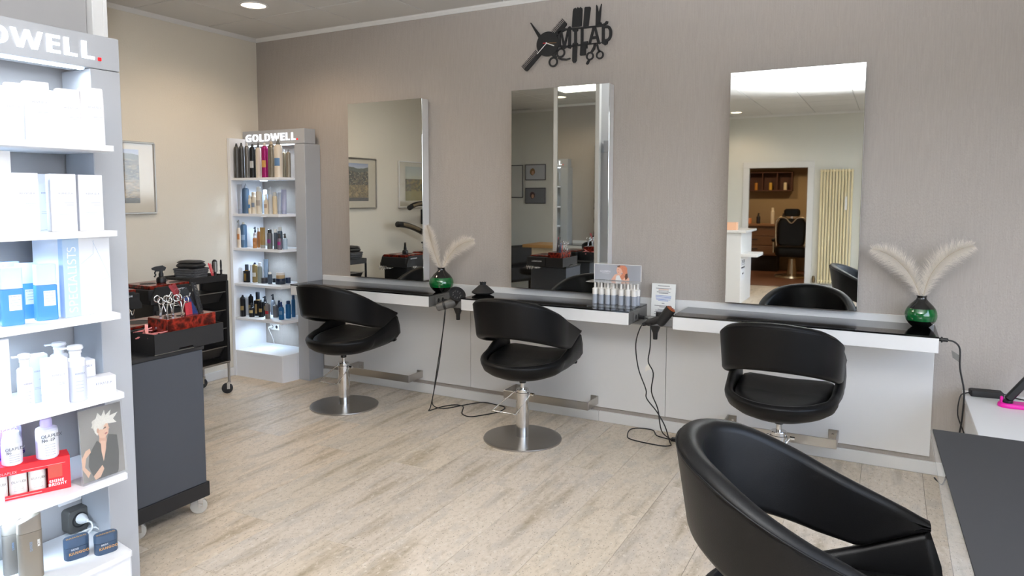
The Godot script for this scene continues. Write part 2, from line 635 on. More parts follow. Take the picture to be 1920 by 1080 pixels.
# ---------------------------------------------------------------- styling places
func build_mirrors() -> void:
	var say := ["tall frameless wall mirror nearest the display shelf, picture frames reflected in it", "tall wall mirror under the scissors clock, white mirror frame strip reflected in it", "tall wall mirror beside the white-plumed vase, doorway and radiator reflected in it"]
	for i in 3:
		var cx := 1.3275 + 1.3455 * i
		var t := thing("wall_mirror", say[i], "mirror", Vector3(cx, 0.815, 0.0), 0.0, "wall mirrors")
		part("backing", bb(Vector3(-0.327, 0.0, 0.001), Vector3(0.327, 1.252, 0.074), 0.002), M.white_lacquer, t)
		part("mirror_glass", bb(Vector3(-0.3275, -0.001, 0.074), Vector3(0.3275, 1.253, 0.08), 0.0012), M.mirror, t)
	var c := thing("wall_mirror", "tall mirror with white side frames on the grey column behind the big shelf", "mirror", Vector3(1.765, 0.4, 2.532), PI)
	part("backing", bb(Vector3(-0.24, 0, -0.0435), Vector3(0.24, 2.22, -0.003), 0.002), M.white_lacquer, c)
	part("mirror_glass", bb(Vector3(-0.2, 0.03, -0.003), Vector3(0.2, 2.19, 0.002), 0.001), M.mirror, c)
	for s in [-1, 1]:
		part("frame_strip", bb(Vector3(s * 0.2, 0, -0.003), Vector3(s * 0.24, 2.22, 0.012), 0.002), M.white_lacquer, c)

func socket(parent: Node3D, at: Vector3, turn: float, n: int, m: Material) -> void:
	var w := 0.052 * n
	var p := part("socket_plate", bx(Vector3(w, 0.05, 0.008), 0.002), m, parent, at, Vector3(0, turn, 0))
	for i in n:
		part("socket_well", MB.new().lathe([Vector2(0.013, -0.002), Vector2(0.0135, 0.0055), Vector2(0.019, 0.0055), Vector2(0.02, 0.003)], 20, Vector3(0, 0, 0), 40.0, Transform3D(Basis(Vector3.RIGHT, PI / 2), Vector3.ZERO)).mesh(), m, p, Vector3((i - (n - 1) * 0.5) * 0.05, 0, 0))
		part("socket_floor", MB.new().lathe([Vector2(0, 0.0), Vector2(0.0132, 0.0), Vector2(0.0132, 0.0045), Vector2(0, 0.0045)], 20, Vector3.ZERO, 40.0, Transform3D(Basis(Vector3.RIGHT, PI / 2), Vector3.ZERO)).mesh(), M.matt_black, p, Vector3((i - (n - 1) * 0.5) * 0.05, 0, 0))

func build_counters() -> void:
	var say := ["wall-hung white styling counter with black glass top under the mirror nearest the display shelf", "wall-hung white styling counter with black glass top carrying the dropper bottle rack", "wall-hung white styling counter with black glass top carrying the vase with two cream plumes"]
	var xs := [[0.672, 1.89], [2.133, 3.23], [3.473, 4.694]]
	for i in 3:
		var a: float = xs[i][0]
		var b: float = xs[i][1]
		var t := thing("styling_counter", say[i], "counter", Vector3((a + b) * 0.5, 0.686, 0.02), 0.0, "wall-hung styling counters")
		var h := (b - a) * 0.5
		part("counter_body", bb(Vector3(-h + 0.002, 0, 0.0), Vector3(h - 0.002, 0.069, 0.335), 0.0015), M.white_lacquer, t)
		part("glass_top", bb(Vector3(-h, 0.069, 0.0), Vector3(h, 0.077, 0.337), 0.0012), M.black_glass, t)
		part("end_plate", bb(Vector3(h - 0.002, 0.0, 0.0), Vector3(h, 0.069, 0.334), 0.0005), M.dull_grey_metal if i < 2 else M.white_lacquer, t)
		part("end_plate", bb(Vector3(-h, 0.0, 0.0), Vector3(-h + 0.002, 0.069, 0.334), 0.0005), M.dull_grey_metal, t)
		if i < 2:
			socket(t, Vector3(h + 0.004, 0.034, 0.21), PI / 2, 2, M.dull_grey_metal)
	var up := ["first", "second", "third"]
	var st := thing("wall_upstand", "long low white rail along the wall behind the three black glass counter tops", "upstand", Vector3(2.68, 0.69, 0.0))
	part("rail", bb(Vector3(-2.008, 0, 0.0005), Vector3(2.008, 0.109, 0.0195), 0.0015), M.white_lacquer, st)
	# panels below, standing off the wall
	var px := [[0.672, 2.0, "white wall panel under the counter nearest the display shelf"], [2.003, 3.349, "white wall panel under the counter with the dropper bottle rack"], [3.352, 4.6965, "white wall panel under the counter with the two cream plumes"]]
	for q in px:
		solo("wall_panel", bb(Vector3(q[0], 0.094, 0.0), Vector3(q[1], 0.6855, 0.02), 0.0012), M.white_lacquer, q[2], "wall panel", Vector3.ZERO, 0.0, "white panels below the counters")
	# trays that bridge the gaps and hold the dryers
	for g in [[1.892, 2.131, "grey tray bridging the gap beside the first green vase, dryer hung in it"], [3.232, 3.471, "grey tray bridging the gap below the printed card, dryer lying on it"]]:
		var t := thing("dryer_tray", g[2], "dryer holder", Vector3((g[0] + g[1]) * 0.5, 0.686, 0.02))
		var w: float = (g[1] - g[0]) * 0.5
		part("tray_board", bb(Vector3(-w, 0.0, 0.0), Vector3(w, 0.006, 0.29), 0.0015), M.dull_grey_metal, t)
		part("holder_cup", lathed([Vector2(0.0, -0.075), Vector2(0.012, -0.075), Vector2(0.014, -0.04), Vector2(0.03, 0.0), Vector2(0.033, 0.004), Vector2(0.028, 0.004), Vector2(0.0, -0.03)], 24), M.black_plastic, t, Vector3(0.06 if g[0] < 2 else 0.01, -0.001, 0.27))
	# foot rests: flat steel bows
	var fs := [[1.016, 1.604, "steel foot rest bar under the counter nearest the display shelf"], [2.35, 2.93, "steel foot rest bar behind the middle styling chair"], [3.71, 4.283, "steel foot rest bar behind the chair at the right-hand mirror"]]
	for f in fs:
		var w: float = (f[1] - f[0]) * 0.5
		var t := thing("foot_rest", f[2], "foot rest", Vector3((f[0] + f[1]) * 0.5, 0.113, 0.02), 0.0, "steel foot rests")
		part("front_bar", bb(Vector3(-w, 0, 0.166), Vector3(w, 0.05, 0.172), 0.0015), M.brushed_steel, t)
		for s in [-1, 1]:
			part("side_arm", bb(Vector3(s * w, 0, 0.004), Vector3(s * (w - 0.006), 0.05, 0.166), 0.0015), M.brushed_steel, t)
			part("fixing_tab", bb(Vector3(s * w, 0, 0.0005), Vector3(s * (w - 0.05), 0.05, 0.0055), 0.0012), M.brushed_steel, t)
			part("bolt", MB.new().lathe([Vector2(0, 0), Vector2(0.006, 0), Vector2(0.006, 0.002), Vector2(0, 0.004)], 12, Vector3.ZERO, 40.0, Transform3D(Basis(Vector3.RIGHT, PI / 2), Vector3.ZERO)).mesh(), M.chrome, t, Vector3(s * (w - 0.03), 0.025, 0.0055))

# ---------------------------------------------------------------- chairs
# plan of the shell, closed: left arm front round the back to right arm front, then along the seat front
func chair_plan() -> Array:
	var p := []
	for i in 14:
		p.append(Vector2(-0.262, -0.25 + 0.25 * i / 14.0))
	for i in 33:
		var a := PI * i / 32.0
		p.append(Vector2(-0.262 * cos(a), 0.275 * sin(a)))
	for i in 14:
		p.append(Vector2(0.262, -0.25 * (i + 1) / 14.0))
	return p

func chair_rim(z: float, table: Array) -> float:
	for i in range(1, table.size()):
		if z <= table[i].x:
			var a: Vector2 = table[i - 1]
			var b: Vector2 = table[i]
			return lerpf(a.y, b.y, clampf((z - a.x) / (b.x - a.x), 0.0, 1.0))
	return table[table.size() - 1].y

func make_chair(label: String) -> Node3D:
	var t := thing("styling_chair", label, "salon chair", Vector3.ZERO, 0.0, "black styling chairs")
	var plan := chair_plan()
	var top := [Vector2(-0.25, 0.618), Vector2(-0.2, 0.643), Vector2(-0.1, 0.685), Vector2(0.0, 0.728), Vector2(0.1, 0.775), Vector2(0.2, 0.825), Vector2(0.275, 0.853)]
	var low := [Vector2(-0.25, 0.6), Vector2(-0.1, 0.532), Vector2(0.0, 0.552), Vector2(0.1, 0.58), Vector2(0.2, 0.61), Vector2(0.275, 0.632)]
	var sh := [Vector2(-0.25, 0.598), Vector2(-0.1, 0.53), Vector2(-0.02, 0.5), Vector2(0.08, 0.486), Vector2(0.275, 0.478)]
	# back band
	var rows := []
	for i in plan.size():
		var q: Vector2 = plan[i]
		var d: Vector2 = (plan[mini(i + 1, plan.size() - 1)] - plan[maxi(i - 1, 0)]).normalized()
		var inn := Vector2(-d.y, d.x)
		if inn.dot(-q) < 0.0 and absf(q.y) < 0.3 and q.length() > 0.05:
			inn = -inn
		var yt := chair_rim(q.y, top)
		var yb := chair_rim(q.y, low)
		var hgt := maxf(yt - yb, 0.006)
		var thick := lerpf(0.036, 0.058, clampf((q.y + 0.25) / 0.45, 0.0, 1.0))
		var r := minf(thick * 0.44, hgt * 0.45)
		var flare := 0.035 * clampf((q.y + 0.05) / 0.3, 0.0, 1.0)   # the band leans outward at its top
		var ring := PackedVector3Array()
		var sec := []
		for k in 5:
			var a := PI * 0.5 * k / 4.0
			sec.append(Vector2(r - r * cos(a), yb + r - r * sin(a)))       # bottom outer corner
		sec.reverse()
		var outer := [Vector2(0, lerpf(yb, yt, 0.35)), Vector2(0, lerpf(yb, yt, 0.7))]
		var c2 := []
		for k in 5:
			var a := PI * 0.5 * k / 4.0
			c2.append(Vector2(r - r * cos(a), yt - r + r * sin(a)))
		var c3 := []
		for k in 5:
			var a := PI * 0.5 * k / 4.0
			c3.append(Vector2(thick - r + r * sin(a), yt - r + r * cos(a)))
		var inner := [Vector2(thick, lerpf(yb, yt, 0.7)), Vector2(thick, lerpf(yb, yt, 0.35))]
		var c4 := []
		for k in 5:
			var a := PI * 0.5 * k / 4.0
			c4.append(Vector2(thick - r + r * cos(a), yb + r - r * sin(a)))
		for p in sec + outer + c2 + c3 + inner + c4:
			var g: float = flare * clampf((p.y - yb) / hgt, 0.0, 1.0)
			var w: Vector2 = q + inn * (p.x - g)
			ring.append(Vector3(w.x, p.y, w.y))
		rows.append(ring)
	var mb := MB.new()
	mb.grid(rows, true, false)
	for e in [0, rows.size() - 1]:
		var pts := []
		for x in rows[e]:
			pts.append(x)
		mb.poly_out(pts, Vector3(0, 0, -1))
	part("backrest", mb.mesh(), M.black_leather, t)
	# piping along the outer top edge of the band
	var pipe := []
	var pipe2 := []
	for i in rows.size():
		pipe.append(rows[i][8])
		pipe2.append(rows[i][15])
	part("piping", MB.new().tube(pipe, 0.0026, 6).mesh(), M.black_leather, t)
	# lower shell: arm cheeks, bucket below the seat
	var n := plan.size()
	var full := []
	for i in n:
		var sq := lerpf(1.0, 0.915, clampf((plan[i].y + 0.1) / 0.25, 0.0, 1.0))
		full.append(Vector3(plan[i].x * sq, chair_rim(plan[i].y, sh), plan[i].y * (sq if plan[i].y > 0.0 else 1.0)))
	for i in 9:      # along the seat front, arm heights drop quickly to the seat edge
		full.append(Vector3(0.262 - 0.524 * (i + 0.5) / 9.0, 0.478, -0.285 - 0.016 * sin(PI * (i + 0.5) / 9.0)))
	var m := full.size()
	var sh_rows := []
	var lev := 14
	var thick := 0.04
	for l in lev:
		sh_rows.append(PackedVector3Array())
	for i in m:
		var q: Vector3 = full[i]
		var inn := Vector3(-q.x, 0, -q.z).normalized()
		if i >= n:
			inn = Vector3(0, 0, 1)
		elif absf(q.z) <= 0.25 and q.z < 0.0:
			inn = Vector3(-signf(q.x), 0, 0)
		var y := q.y
		var fl := 0.415
		var up := 0.006 if i >= n else 0.0
		var outs := [Vector2(0.06, fl), Vector2(thick, fl), Vector2(thick, lerpf(fl, y, 0.6)), Vector2(thick - 0.002, y - 0.012), Vector2(thick - 0.014, y), Vector2(0.014, y), Vector2(0.002, y - 0.012)]
		var col := []
		for o in outs:
			var p: Vector3 = q + inn * o.x
			p.y = minf(o.y, y)
			if o.x > 0.05:
				p = Vector3(q.x * 0.7, fl, q.z * 0.7)
			col.append(p)
		# outside, down and in under the seat
		var lo := 0.472 if q.z < -0.2 else (0.46 if q.z < 0.0 else 0.445)
		if i >= n:
			lo = 0.445
		lo = minf(lo, y - 0.02)
		for s in [[1.0, lerpf(y, lo, 0.55)], [0.985, lo], [0.93, lo - 0.028], [0.8, lerpf(lo, 0.362, 0.6)], [0.58, lerpf(lo, 0.362, 0.86)], [0.3, 0.366], [0.0, 0.362]]:
			col.append(Vector3(q.x * s[0], s[1], q.z * s[0]))
		for l in lev:
			# the front of each cheek leans forward as it goes down
			var lean := 0.0 if i >= n else 0.04 * clampf((-0.13 - q.z) / 0.12, 0.0, 1.0) * clampf((y - col[l].y) / 0.12, 0.0, 1.0)
			if l >= lev - 4:
				lean *= 0.5 if l == lev - 4 else 0.0
			sh_rows[l].append(col[l] + Vector3(0, 0, -lean))
	part("seat_shell", MB.new().grid(sh_rows, true, false).mesh(), M.black_leather, t)
	# cushion
	var cu := []
	for k in [[0.0, 0.418], [0.9, 0.418], [1.0, 0.43], [1.0, 0.445], [0.955, 0.462], [0.8, 0.472], [0.4, 0.473], [0.0, 0.47]]:
		var ring := PackedVector3Array()
		for i in m:
			var q: Vector3 = full[i]
			var f: float = k[0] * (0.84 if i < n and q.z > 0.0 else 0.985)
			var dish: float = 0.012 * absf(q.x) / 0.26 * k[0]
			var slope := 0.022 * clampf((0.05 - q.z * f) / 0.3, 0.0, 1.0) - 0.012 * clampf(q.z * f / 0.2, 0.0, 1.0)
			ring.append(Vector3(q.x * k[0] * 0.83, k[1] + dish + (slope if k[1] > 0.44 else 0.0), q.z * f))
		cu.append(ring)
	part("seat", MB.new().grid(cu, true, false).mesh(), M.black_leather, t)
	# pedestal
	part("base_plate", lathed([Vector2(0, 0.0), Vector2(0.226, 0.0), Vector2(0.2275, 0.004), Vector2(0.226, 0.009), Vector2(0.2, 0.0135), Vector2(0.05, 0.017), Vector2(0, 0.017)], 64, 60.0), M.brushed_steel, t)
	part("column", lathed([Vector2(0.0, 0.016), Vector2(0.036, 0.016), Vector2(0.036, 0.085), Vector2(0.038, 0.086), Vector2(0.038, 0.2), Vector2(0.037, 0.202), Vector2(0.037, 0.29), Vector2(0.033, 0.296), Vector2(0.012, 0.296)], 32), M.chrome, t)
	part("piston", lathed([Vector2(0.0125, 0.29), Vector2(0.0125, 0.345), Vector2(0, 0.345)], 20), M.chrome, t)
	part("sleeve", lathed([Vector2(0.0, 0.33), Vector2(0.019, 0.33), Vector2(0.021, 0.368), Vector2(0, 0.368)], 20), M.black_plastic, t)
	part("collar", MB.new().lathe([Vector2(0.036, 0.262), Vector2(0.0405, 0.264), Vector2(0.0405, 0.276), Vector2(0.036, 0.278)], 32).mesh(), M.chrome, t)
	var lever := smooth([Vector3(0.07, 0.268, 0.0), Vector3(0.055, 0.27, 0.0), Vector3(0.05, 0.265, 0.005), Vector3(-0.015, 0.16, 0.05), Vector3(-0.03, 0.155, 0.055), Vector3(-0.155, 0.155, 0.055), Vector3(-0.165, 0.162, 0.05), Vector3(-0.06, 0.262, 0.005), Vector3(-0.045, 0.268, 0.0)], 4)
	part("foot_lever", MB.new().tube(lever, 0.0042, 8).mesh(), M.chrome, t)
	part("lever_bolt", MB.new().lathe([Vector2(0, -0.012), Vector2(0.009, -0.012), Vector2(0.009, 0.01), Vector2(0, 0.012)], 12, Vector3.ZERO, 40.0, Transform3D(Basis(Vector3.BACK, PI / 2), Vector3.ZERO)).mesh(), M.chrome, t, Vector3(0.06, 0.268, 0))
	return t

func build_chairs() -> void:
	var first := make_chair("black styling chair nearest the slim display shelf, on a round steel base")
	first.position = Vector3(1.318, 0, 0.528)
	var more := [
		[Vector3(2.659, 0, 0.528), 0.02, "black styling chair at the middle mirror, on a round steel base"],
		[Vector3(4.055, 0, 0.6), -0.02, "black styling chair at the right-hand mirror, base hidden by the chair in front"],
		[Vector3(4.36, 0, 2.43), -1.5, "large black chair closest to the camera, turned to the dark desk"],
		[Vector3(4.5, 0, 4.75), -1.4, "black styling chair behind the camera, seen only at the edge of a mirror"]]
	for q in more:
		var c := first.duplicate() as Node3D
		c.name = numbered("styling_chair")
		add_child(c)
		c.position = q[0]
		c.rotation.y = q[1]
		c.set_meta("label", q[2])

# ---------------------------------------------------------------- display shelves
var flat_up := Basis(Vector3.RIGHT, Vector3.BACK, Vector3.DOWN)   # outline (x, z), thickness downwards

func make_shelf(label: String, levels: Array, top: float, at: Vector3, turn: float, brightness: float) -> Node3D:
	var t := thing("display_shelf", label, "display shelf", at, turn, "illuminated display shelves")
	var board := PackedVector2Array([Vector2(0.036, 0.002), Vector2(0.036, 0.312), Vector2(0.525, 0.312), Vector2(0.531, 0.309), Vector2(0.551, 0.186), Vector2(0.551, 0.002)])
	part("side_panel", bb(Vector3(0.005, 0, 0.002), Vector3(0.035, top - 0.06, 0.318), 0.0015), M.shelf_white, t)
	part("post", bb(Vector3(0.552, 0, 0.002), Vector3(0.657, top - 0.112, 0.165), 0.002), M.shelf_grey, t)
	var head := part("header", bb(Vector3(0.005, top - 0.11, 0.05), Vector3(0.657, top, 0.165), 0.002), M.shelf_grey, t)
	var name_ := words("lettering", "GOLDWELL", 0.056, M.letter_white, head, Vector3(0.304, top - 0.056, 0.1665), Vector3.ZERO, true, 1.0, 0.005)
	name_.scale.x = 0.525 / name_.mesh.get_aabb().size.x
	part("red_dot", bx(Vector3(0.011, 0.011, 0.005), 0.001), M.letter_red, head, Vector3(0.586, top - 0.078, 0.1665))
	part("light_strip", bb(Vector3(0.04, top - 0.117, 0.13), Vector3(0.54, top - 0.11, 0.155), 0.001), M.strip_blue_white, t)
	var xf := Transform3D(Basis(Vector3.UP, turn), at)
	area("shelf_lamp", xf * Vector3(0.29, top - 0.121, 0.142), Vector2(0.48, 0.02) if turn < 1.0 else Vector2(0.02, 0.48), Vector3.DOWN, Color(0.86, 0.93, 1.0), 0.09 * brightness)
	for i in levels.size():
		var y: float = levels[i]
		if i == levels.size() - 1:
			break
		part("shelf_board", MB.new().slab(board, 0.0, 0.018, Transform3D(flat_up, Vector3(0, y, 0))).mesh(), M.shelf_white, t)
		part("lamp_puck", lathed([Vector2(0, -0.006), Vector2(0.026, -0.006), Vector2(0.028, -0.002), Vector2(0.028, 0.0), Vector2(0, 0)], 20), M.strip_blue_white, t, Vector3(0.22, y - 0.018, 0.16))
		spot("shelf_lamp", xf * Vector3(0.22, y - 0.028, 0.16), xf * Vector3(0.22, y - 1.0, 0.16), Color(0.8, 0.9, 1.0), 0.1 * brightness, 82.0, 0.025)
	var yb: float = levels[levels.size() - 1]
	part("base_front", MB.new().slab(board, 0.019, yb, Transform3D(flat_up, Vector3(0, yb, 0))).mesh(), M.shelf_white, t)
	var lip := PackedVector2Array()
	for p in board:
		lip.append(Vector2(p.x, p.y + (0.006 if p.y > 0.1 else 0.0)))
	part("base_board", MB.new().slab(lip, 0.0, 0.0185, Transform3D(flat_up, Vector3(0, yb, 0))).mesh(), M.shelf_white, t)
	return t

func build_display_shelves() -> void:
	make_shelf("slim grey and white display shelf in the room corner, stocked with coloured cans and bottles", [1.541, 1.267, 1.003, 0.729, 0.462, 0.206], 1.905, Vector3(0.0, 0, 0.001), 0.0, 1.0)
	make_shelf("large illuminated grey and white display shelf at the picture's near edge, stocked with white bottles", [1.562, 1.29, 1.02, 0.757, 0.482, 0.217], 1.935, Vector3(1.981, 0, 3.232), PI / 2, 1.7)

# ---------------------------------------------------------------- goods
func hexm(h: String, rough := 0.35, metal := 0.0) -> StandardMaterial3D:
	return plain(Color(h), rough, metal)

# curved label on a round body
func patch(r: float, y0: float, y1: float, half: float) -> ArrayMesh:
	var rows := []
	for q in [[r, y0], [r + 0.0006, y0], [r + 0.0006, y1], [r, y1]]:
		var row := PackedVector3Array()
		for i in 9:
			var a: float = PI / 2 - half + 2.0 * half * i / 8.0
			row.append(Vector3(cos(a) * q[0], q[1], sin(a) * q[0]))
		rows.append(row)
	return MB.new().grid(rows, false).mesh()

func goods(style: String, at: Vector3, turn: float, w: float, h: float, body: String, cap: String, label: String, group: String, mark := "") -> Node3D:
	var r := w * 0.5
	var m := hexm(body, 0.32, 0.35 if style == "can" else 0.0)
	var c := hexm(cap, 0.35)
	var nm: String = {"can": "spray_can", "jar": "cosmetic_jar", "tube": "cosmetic_tube", "carton": "carton", "cube": "carton"}.get(style, "cosmetic_bottle")
	var cat: String = {"can": "spray can", "jar": "jar", "tube": "tube", "carton": "carton", "cube": "carton"}.get(style, "bottle")
	var t := thing(nm, label, cat, at, turn, group)
	match style:
		"can":
			part("body", lathed([Vector2(0, 0), Vector2(r * 0.97, 0), Vector2(r, 0.002), Vector2(r, h * 0.84), Vector2(r * 0.96, h * 0.865), Vector2(r * 0.72, h * 0.9), Vector2(r * 0.5, h * 0.915), Vector2(0, h * 0.916)], 22, 50.0), m, t)
			part("cap", lathed([Vector2(0, h * 0.915), Vector2(r * 0.46, h * 0.915), Vector2(r * 0.44, h * 0.955), Vector2(r * 0.34, h * 0.965), Vector2(r * 0.32, h * 0.995), Vector2(r * 0.25, h), Vector2(0, h)], 16), c, t)
		"cone":
			part("body", lathed([Vector2(0, 0), Vector2(r * 0.96, 0), Vector2(r, 0.003), Vector2(r, h * 0.73), Vector2(r * 0.95, h * 0.79), Vector2(r * 0.78, h * 0.835), Vector2(r * 0.5, h * 0.85), Vector2(0, h * 0.85)], 22, 50.0), m, t)
			part("nozzle", lathed([Vector2(0, h * 0.85), Vector2(r * 0.5, h * 0.85), Vector2(r * 0.46, h * 0.885), Vector2(r * 0.3, h * 0.92), Vector2(r * 0.14, h * 0.99), Vector2(r * 0.1, h), Vector2(0, h)], 16), c, t)
		"dome":
			part("body", lathed([Vector2(0, 0), Vector2(r * 0.95, 0), Vector2(r, 0.003), Vector2(r, h * 0.74), Vector2(r * 0.93, h * 0.79), Vector2(r * 0.76, h * 0.82), Vector2(0, h * 0.82)], 22, 50.0), m, t)
			part("cap", lathed([Vector2(0, h * 0.8), Vector2(r * 0.72, h * 0.8), Vector2(r * 0.72, h * 0.96), Vector2(r * 0.64, h * 0.99), Vector2(r * 0.4, h), Vector2(0, h)], 20, 50.0), c, t)
		"spray":
			part("body", lathed([Vector2(0, 0), Vector2(r * 0.95, 0), Vector2(r, 0.003), Vector2(r, h * 0.6), Vector2(r * 0.92, h * 0.66), Vector2(r * 0.62, h * 0.71), Vector2(r * 0.45, h * 0.72), Vector2(0, h * 0.72)], 22, 50.0), m, t)
			var hd := MB.new().lathe([Vector2(0, h * 0.71), Vector2(r * 0.5, h * 0.71), Vector2(r * 0.48, h * 0.82), Vector2(r * 0.36, h * 0.84), Vector2(r * 0.34, h * 0.97), Vector2(r * 0.26, h), Vector2(0, h)], 16)
			hd.box(Vector3(-r * 0.5, h * 0.93, 0), Vector3(r * 0.7, h * 0.05, r * 0.36), 0.001)
			part("spray_head", hd.mesh(), c, t)
		"square":
			part("body", MB.new().loft([rr(w * 0.97, w * 0.66, r * 0.12, 0), rr(w, w * 0.68, r * 0.15, 0.002), rr(w, w * 0.68, r * 0.15, h * 0.62), rr(w * 0.95, w * 0.64, r * 0.15, h * 0.645)]).mesh(), m, t)
			part("neck", lathed([Vector2(0, h * 0.645), Vector2(r * 0.62, h * 0.645), Vector2(r * 0.62, h * 0.7), Vector2(0, h * 0.7)], 18), hexm(mark if mark != "" else cap, 0.3, 0.6), t)
			part("cap", lathed([Vector2(0, h * 0.7), Vector2(r * 0.58, h * 0.7), Vector2(r * 0.58, h * 0.985), Vector2(r * 0.52, h), Vector2(0, h)], 18), c, t)
		"tube":
			var rings := []
			for k in 9:
				var f := k / 8.0
				var ring := PackedVector3Array()
				for j in 20:
					var a := TAU * j / 20.0
					ring.append(Vector3(cos(a) * r * lerpf(0.84, 1.0, f), lerpf(h * 0.16, h, f), sin(a) * r * lerpf(0.84, 0.06, f * f)))
				rings.append(ring)
			part("body", MB.new().loft(rings).mesh(), m, t)
			part("cap", lathed([Vector2(0, 0), Vector2(r * 0.8, 0), Vector2(r * 0.84, 0.002), Vector2(r * 0.82, h * 0.16), Vector2(0, h * 0.16)], 20), c, t)
		"jar":
			part("body", lathed([Vector2(0, 0), Vector2(r * 0.93, 0), Vector2(r, 0.004), Vector2(r, h * 0.58), Vector2(r * 0.9, h * 0.6), Vector2(0, h * 0.6)], 26), m, t)
			part("lid", lathed([Vector2(0, h * 0.6), Vector2(r * 0.98, h * 0.6), Vector2(r * 0.99, h * 0.94), Vector2(r * 0.94, h), Vector2(0, h)], 26), c, t)
		"slab":
			part("body", MB.new().loft([rr(w * 0.96, w * 0.6, 0.006, 0), rr(w, w * 0.63, 0.007, 0.002), rr(w * 0.985, w * 0.6, 0.007, h * 0.835)]).mesh(), m, t)
			part("cap", MB.new().loft([rr(w * 0.975, w * 0.59, 0.007, h * 0.837), rr(w * 0.955, w * 0.57, 0.007, h * 0.99), rr(w * 0.93, w * 0.54, 0.007, h)]).mesh(), c, t)
		"carton":
			part("box", bb(Vector3(-r, 0, -r * 0.75), Vector3(r, h * 0.995, r * 0.75), 0.0012), m, t)
			part("flap", bb(Vector3(-r * 0.985, h * 0.994, -r * 0.735), Vector3(r * 0.985, h, r * 0.735), 0.0008), c, t)
		"cube":
			part("box", bb(Vector3(-r, 0, -0.028), Vector3(r, h * 0.985, 0.028), 0.0012), m, t)
			part("flap", bb(Vector3(-r * 0.985, h * 0.98, -0.027), Vector3(r * 0.985, h, 0.027), 0.001), c, t)
		"blue":
			var gl := hexm(body, 0.08)
			part("body", MB.new().loft([rr(w * 0.95, w * 0.6, 0.006, 0), rr(w, w * 0.63, 0.006, 0.003), rr(w * 0.985, w * 0.62, 0.006, h * 0.625), rr(w * 0.8, w * 0.5, 0.006, h * 0.635)]).mesh(), gl, t)
			part("cap", MB.new().loft([rr(w * 0.96, w * 0.6, 0.006, h * 0.638), rr(w * 0.95, w * 0.59, 0.006, h * 0.99), rr(w * 0.93, w * 0.57, 0.006, h)]).mesh(), c, t)
			var lb := part("label", bb(Vector3(-w * 0.16, h * 0.26, w * 0.31), Vector3(w * 0.38, h * 0.53, w * 0.318), 0.0003), hexm("eceef2", 0.5), t)
			words("lettering", "KERASILK", w * 0.075, hexm("5a6f96", 0.5), lb, Vector3(w * 0.11, h * 0.5, w * 0.319), Vector3.ZERO, false, 1.1, 0.0004)
			for k in 3:
				part("print_line", bb(Vector3(-w * (0.05 + 0.05 * (k % 2)), h * (0.44 - 0.05 * k), w * 0.318), Vector3(w * 0.34, h * (0.448 - 0.05 * k), w * 0.3195), 0.0), hexm("9aa6bd", 0.5), lb)
		"pump":
			part("body", lathed([Vector2(0, 0), Vector2(r * 0.95, 0), Vector2(r, 0.003), Vector2(r * 0.97, h * 0.6), Vector2(r * 0.93, h * 0.635), Vector2(0, h * 0.635)], 26, 55.0), m, t)
			part("collar", lathed([Vector2(0, h * 0.62), Vector2(r * 0.95, h * 0.62), Vector2(r * 0.95, h * 0.73), Vector2(r * 0.8, h * 0.755), Vector2(r * 0.56, h * 0.765), Vector2(r * 0.54, h * 0.85), Vector2(r * 0.62, h * 0.855), Vector2(r * 0.6, h * 0.9), Vector2(r * 0.5, h * 0.91), Vector2(0, h * 0.91)], 24, 40.0), c, t)
			var head := MB.new().lathe([Vector2(0, h * 0.91), Vector2(r * 0.72, h * 0.915), Vector2(r * 0.8, h * 0.94), Vector2(r * 0.72, h * 0.985), Vector2(r * 0.3, h), Vector2(0, h)], 20)
			head.box(Vector3(-r * 1.05, h * 0.955, 0), Vector3(r * 0.9, h * 0.03, r * 0.42), 0.001)
			part("pump_head", head.mesh(), c, t)
			words("lettering", "KERASILK", r * 0.17, hexm("7f8aa3", 0.5), t, Vector3(r * 0.1, h * 0.5, r * 0.99), Vector3.ZERO, false, 1.0, 0.0006)
			for k in 4:
				part("print_line", bb(Vector3(-r * 0.35, h * (0.36 - 0.06 * k), r * 0.97), Vector3(r * 0.4, h * (0.366 - 0.06 * k), r * 0.998), 0.0), hexm("a9b0c2", 0.5), t)
		"tall":
			part("body", MB.new().loft([rr(w * 0.96, w * 0.55, 0.012, 0), rr(w, w * 0.58, 0.014, 0.003), rr(w * 0.99, w * 0.57, 0.014, h * 0.735)]).mesh(), m, t)
			var ringa := rr(w * 0.98, w * 0.56, 0.014, h * 0.74)
			var ringb := rr(w * 0.97, w * 0.55, 0.014, h * 0.93)
			var ringc := rr(w * 0.9, w * 0.5, 0.014, h * 0.945)
			for k in ringb.size():
				ringb[k].y += ringb[k].x / w * h * 0.1
				ringc[k].y += ringc[k].x / w * h * 0.1
			part("cap", MB.new().loft([ringa, ringb, ringc]).mesh(), c, t)
			words("lettering", "MEN", w * 0.11, hexm("e8e6e2", 0.5), t, Vector3(w * 0.3, h * 0.55, w * 0.289), Vector3(0, 0, -PI / 2), true, 1.0, 0.0006)
			words("lettering", "RENATI", w * 0.1, hexm("6f8fb0", 0.5), t, Vector3(-w * 0.02, h * 0.52, w * 0.289), Vector3(0, 0, -PI / 2), false, 1.0, 0.0006)
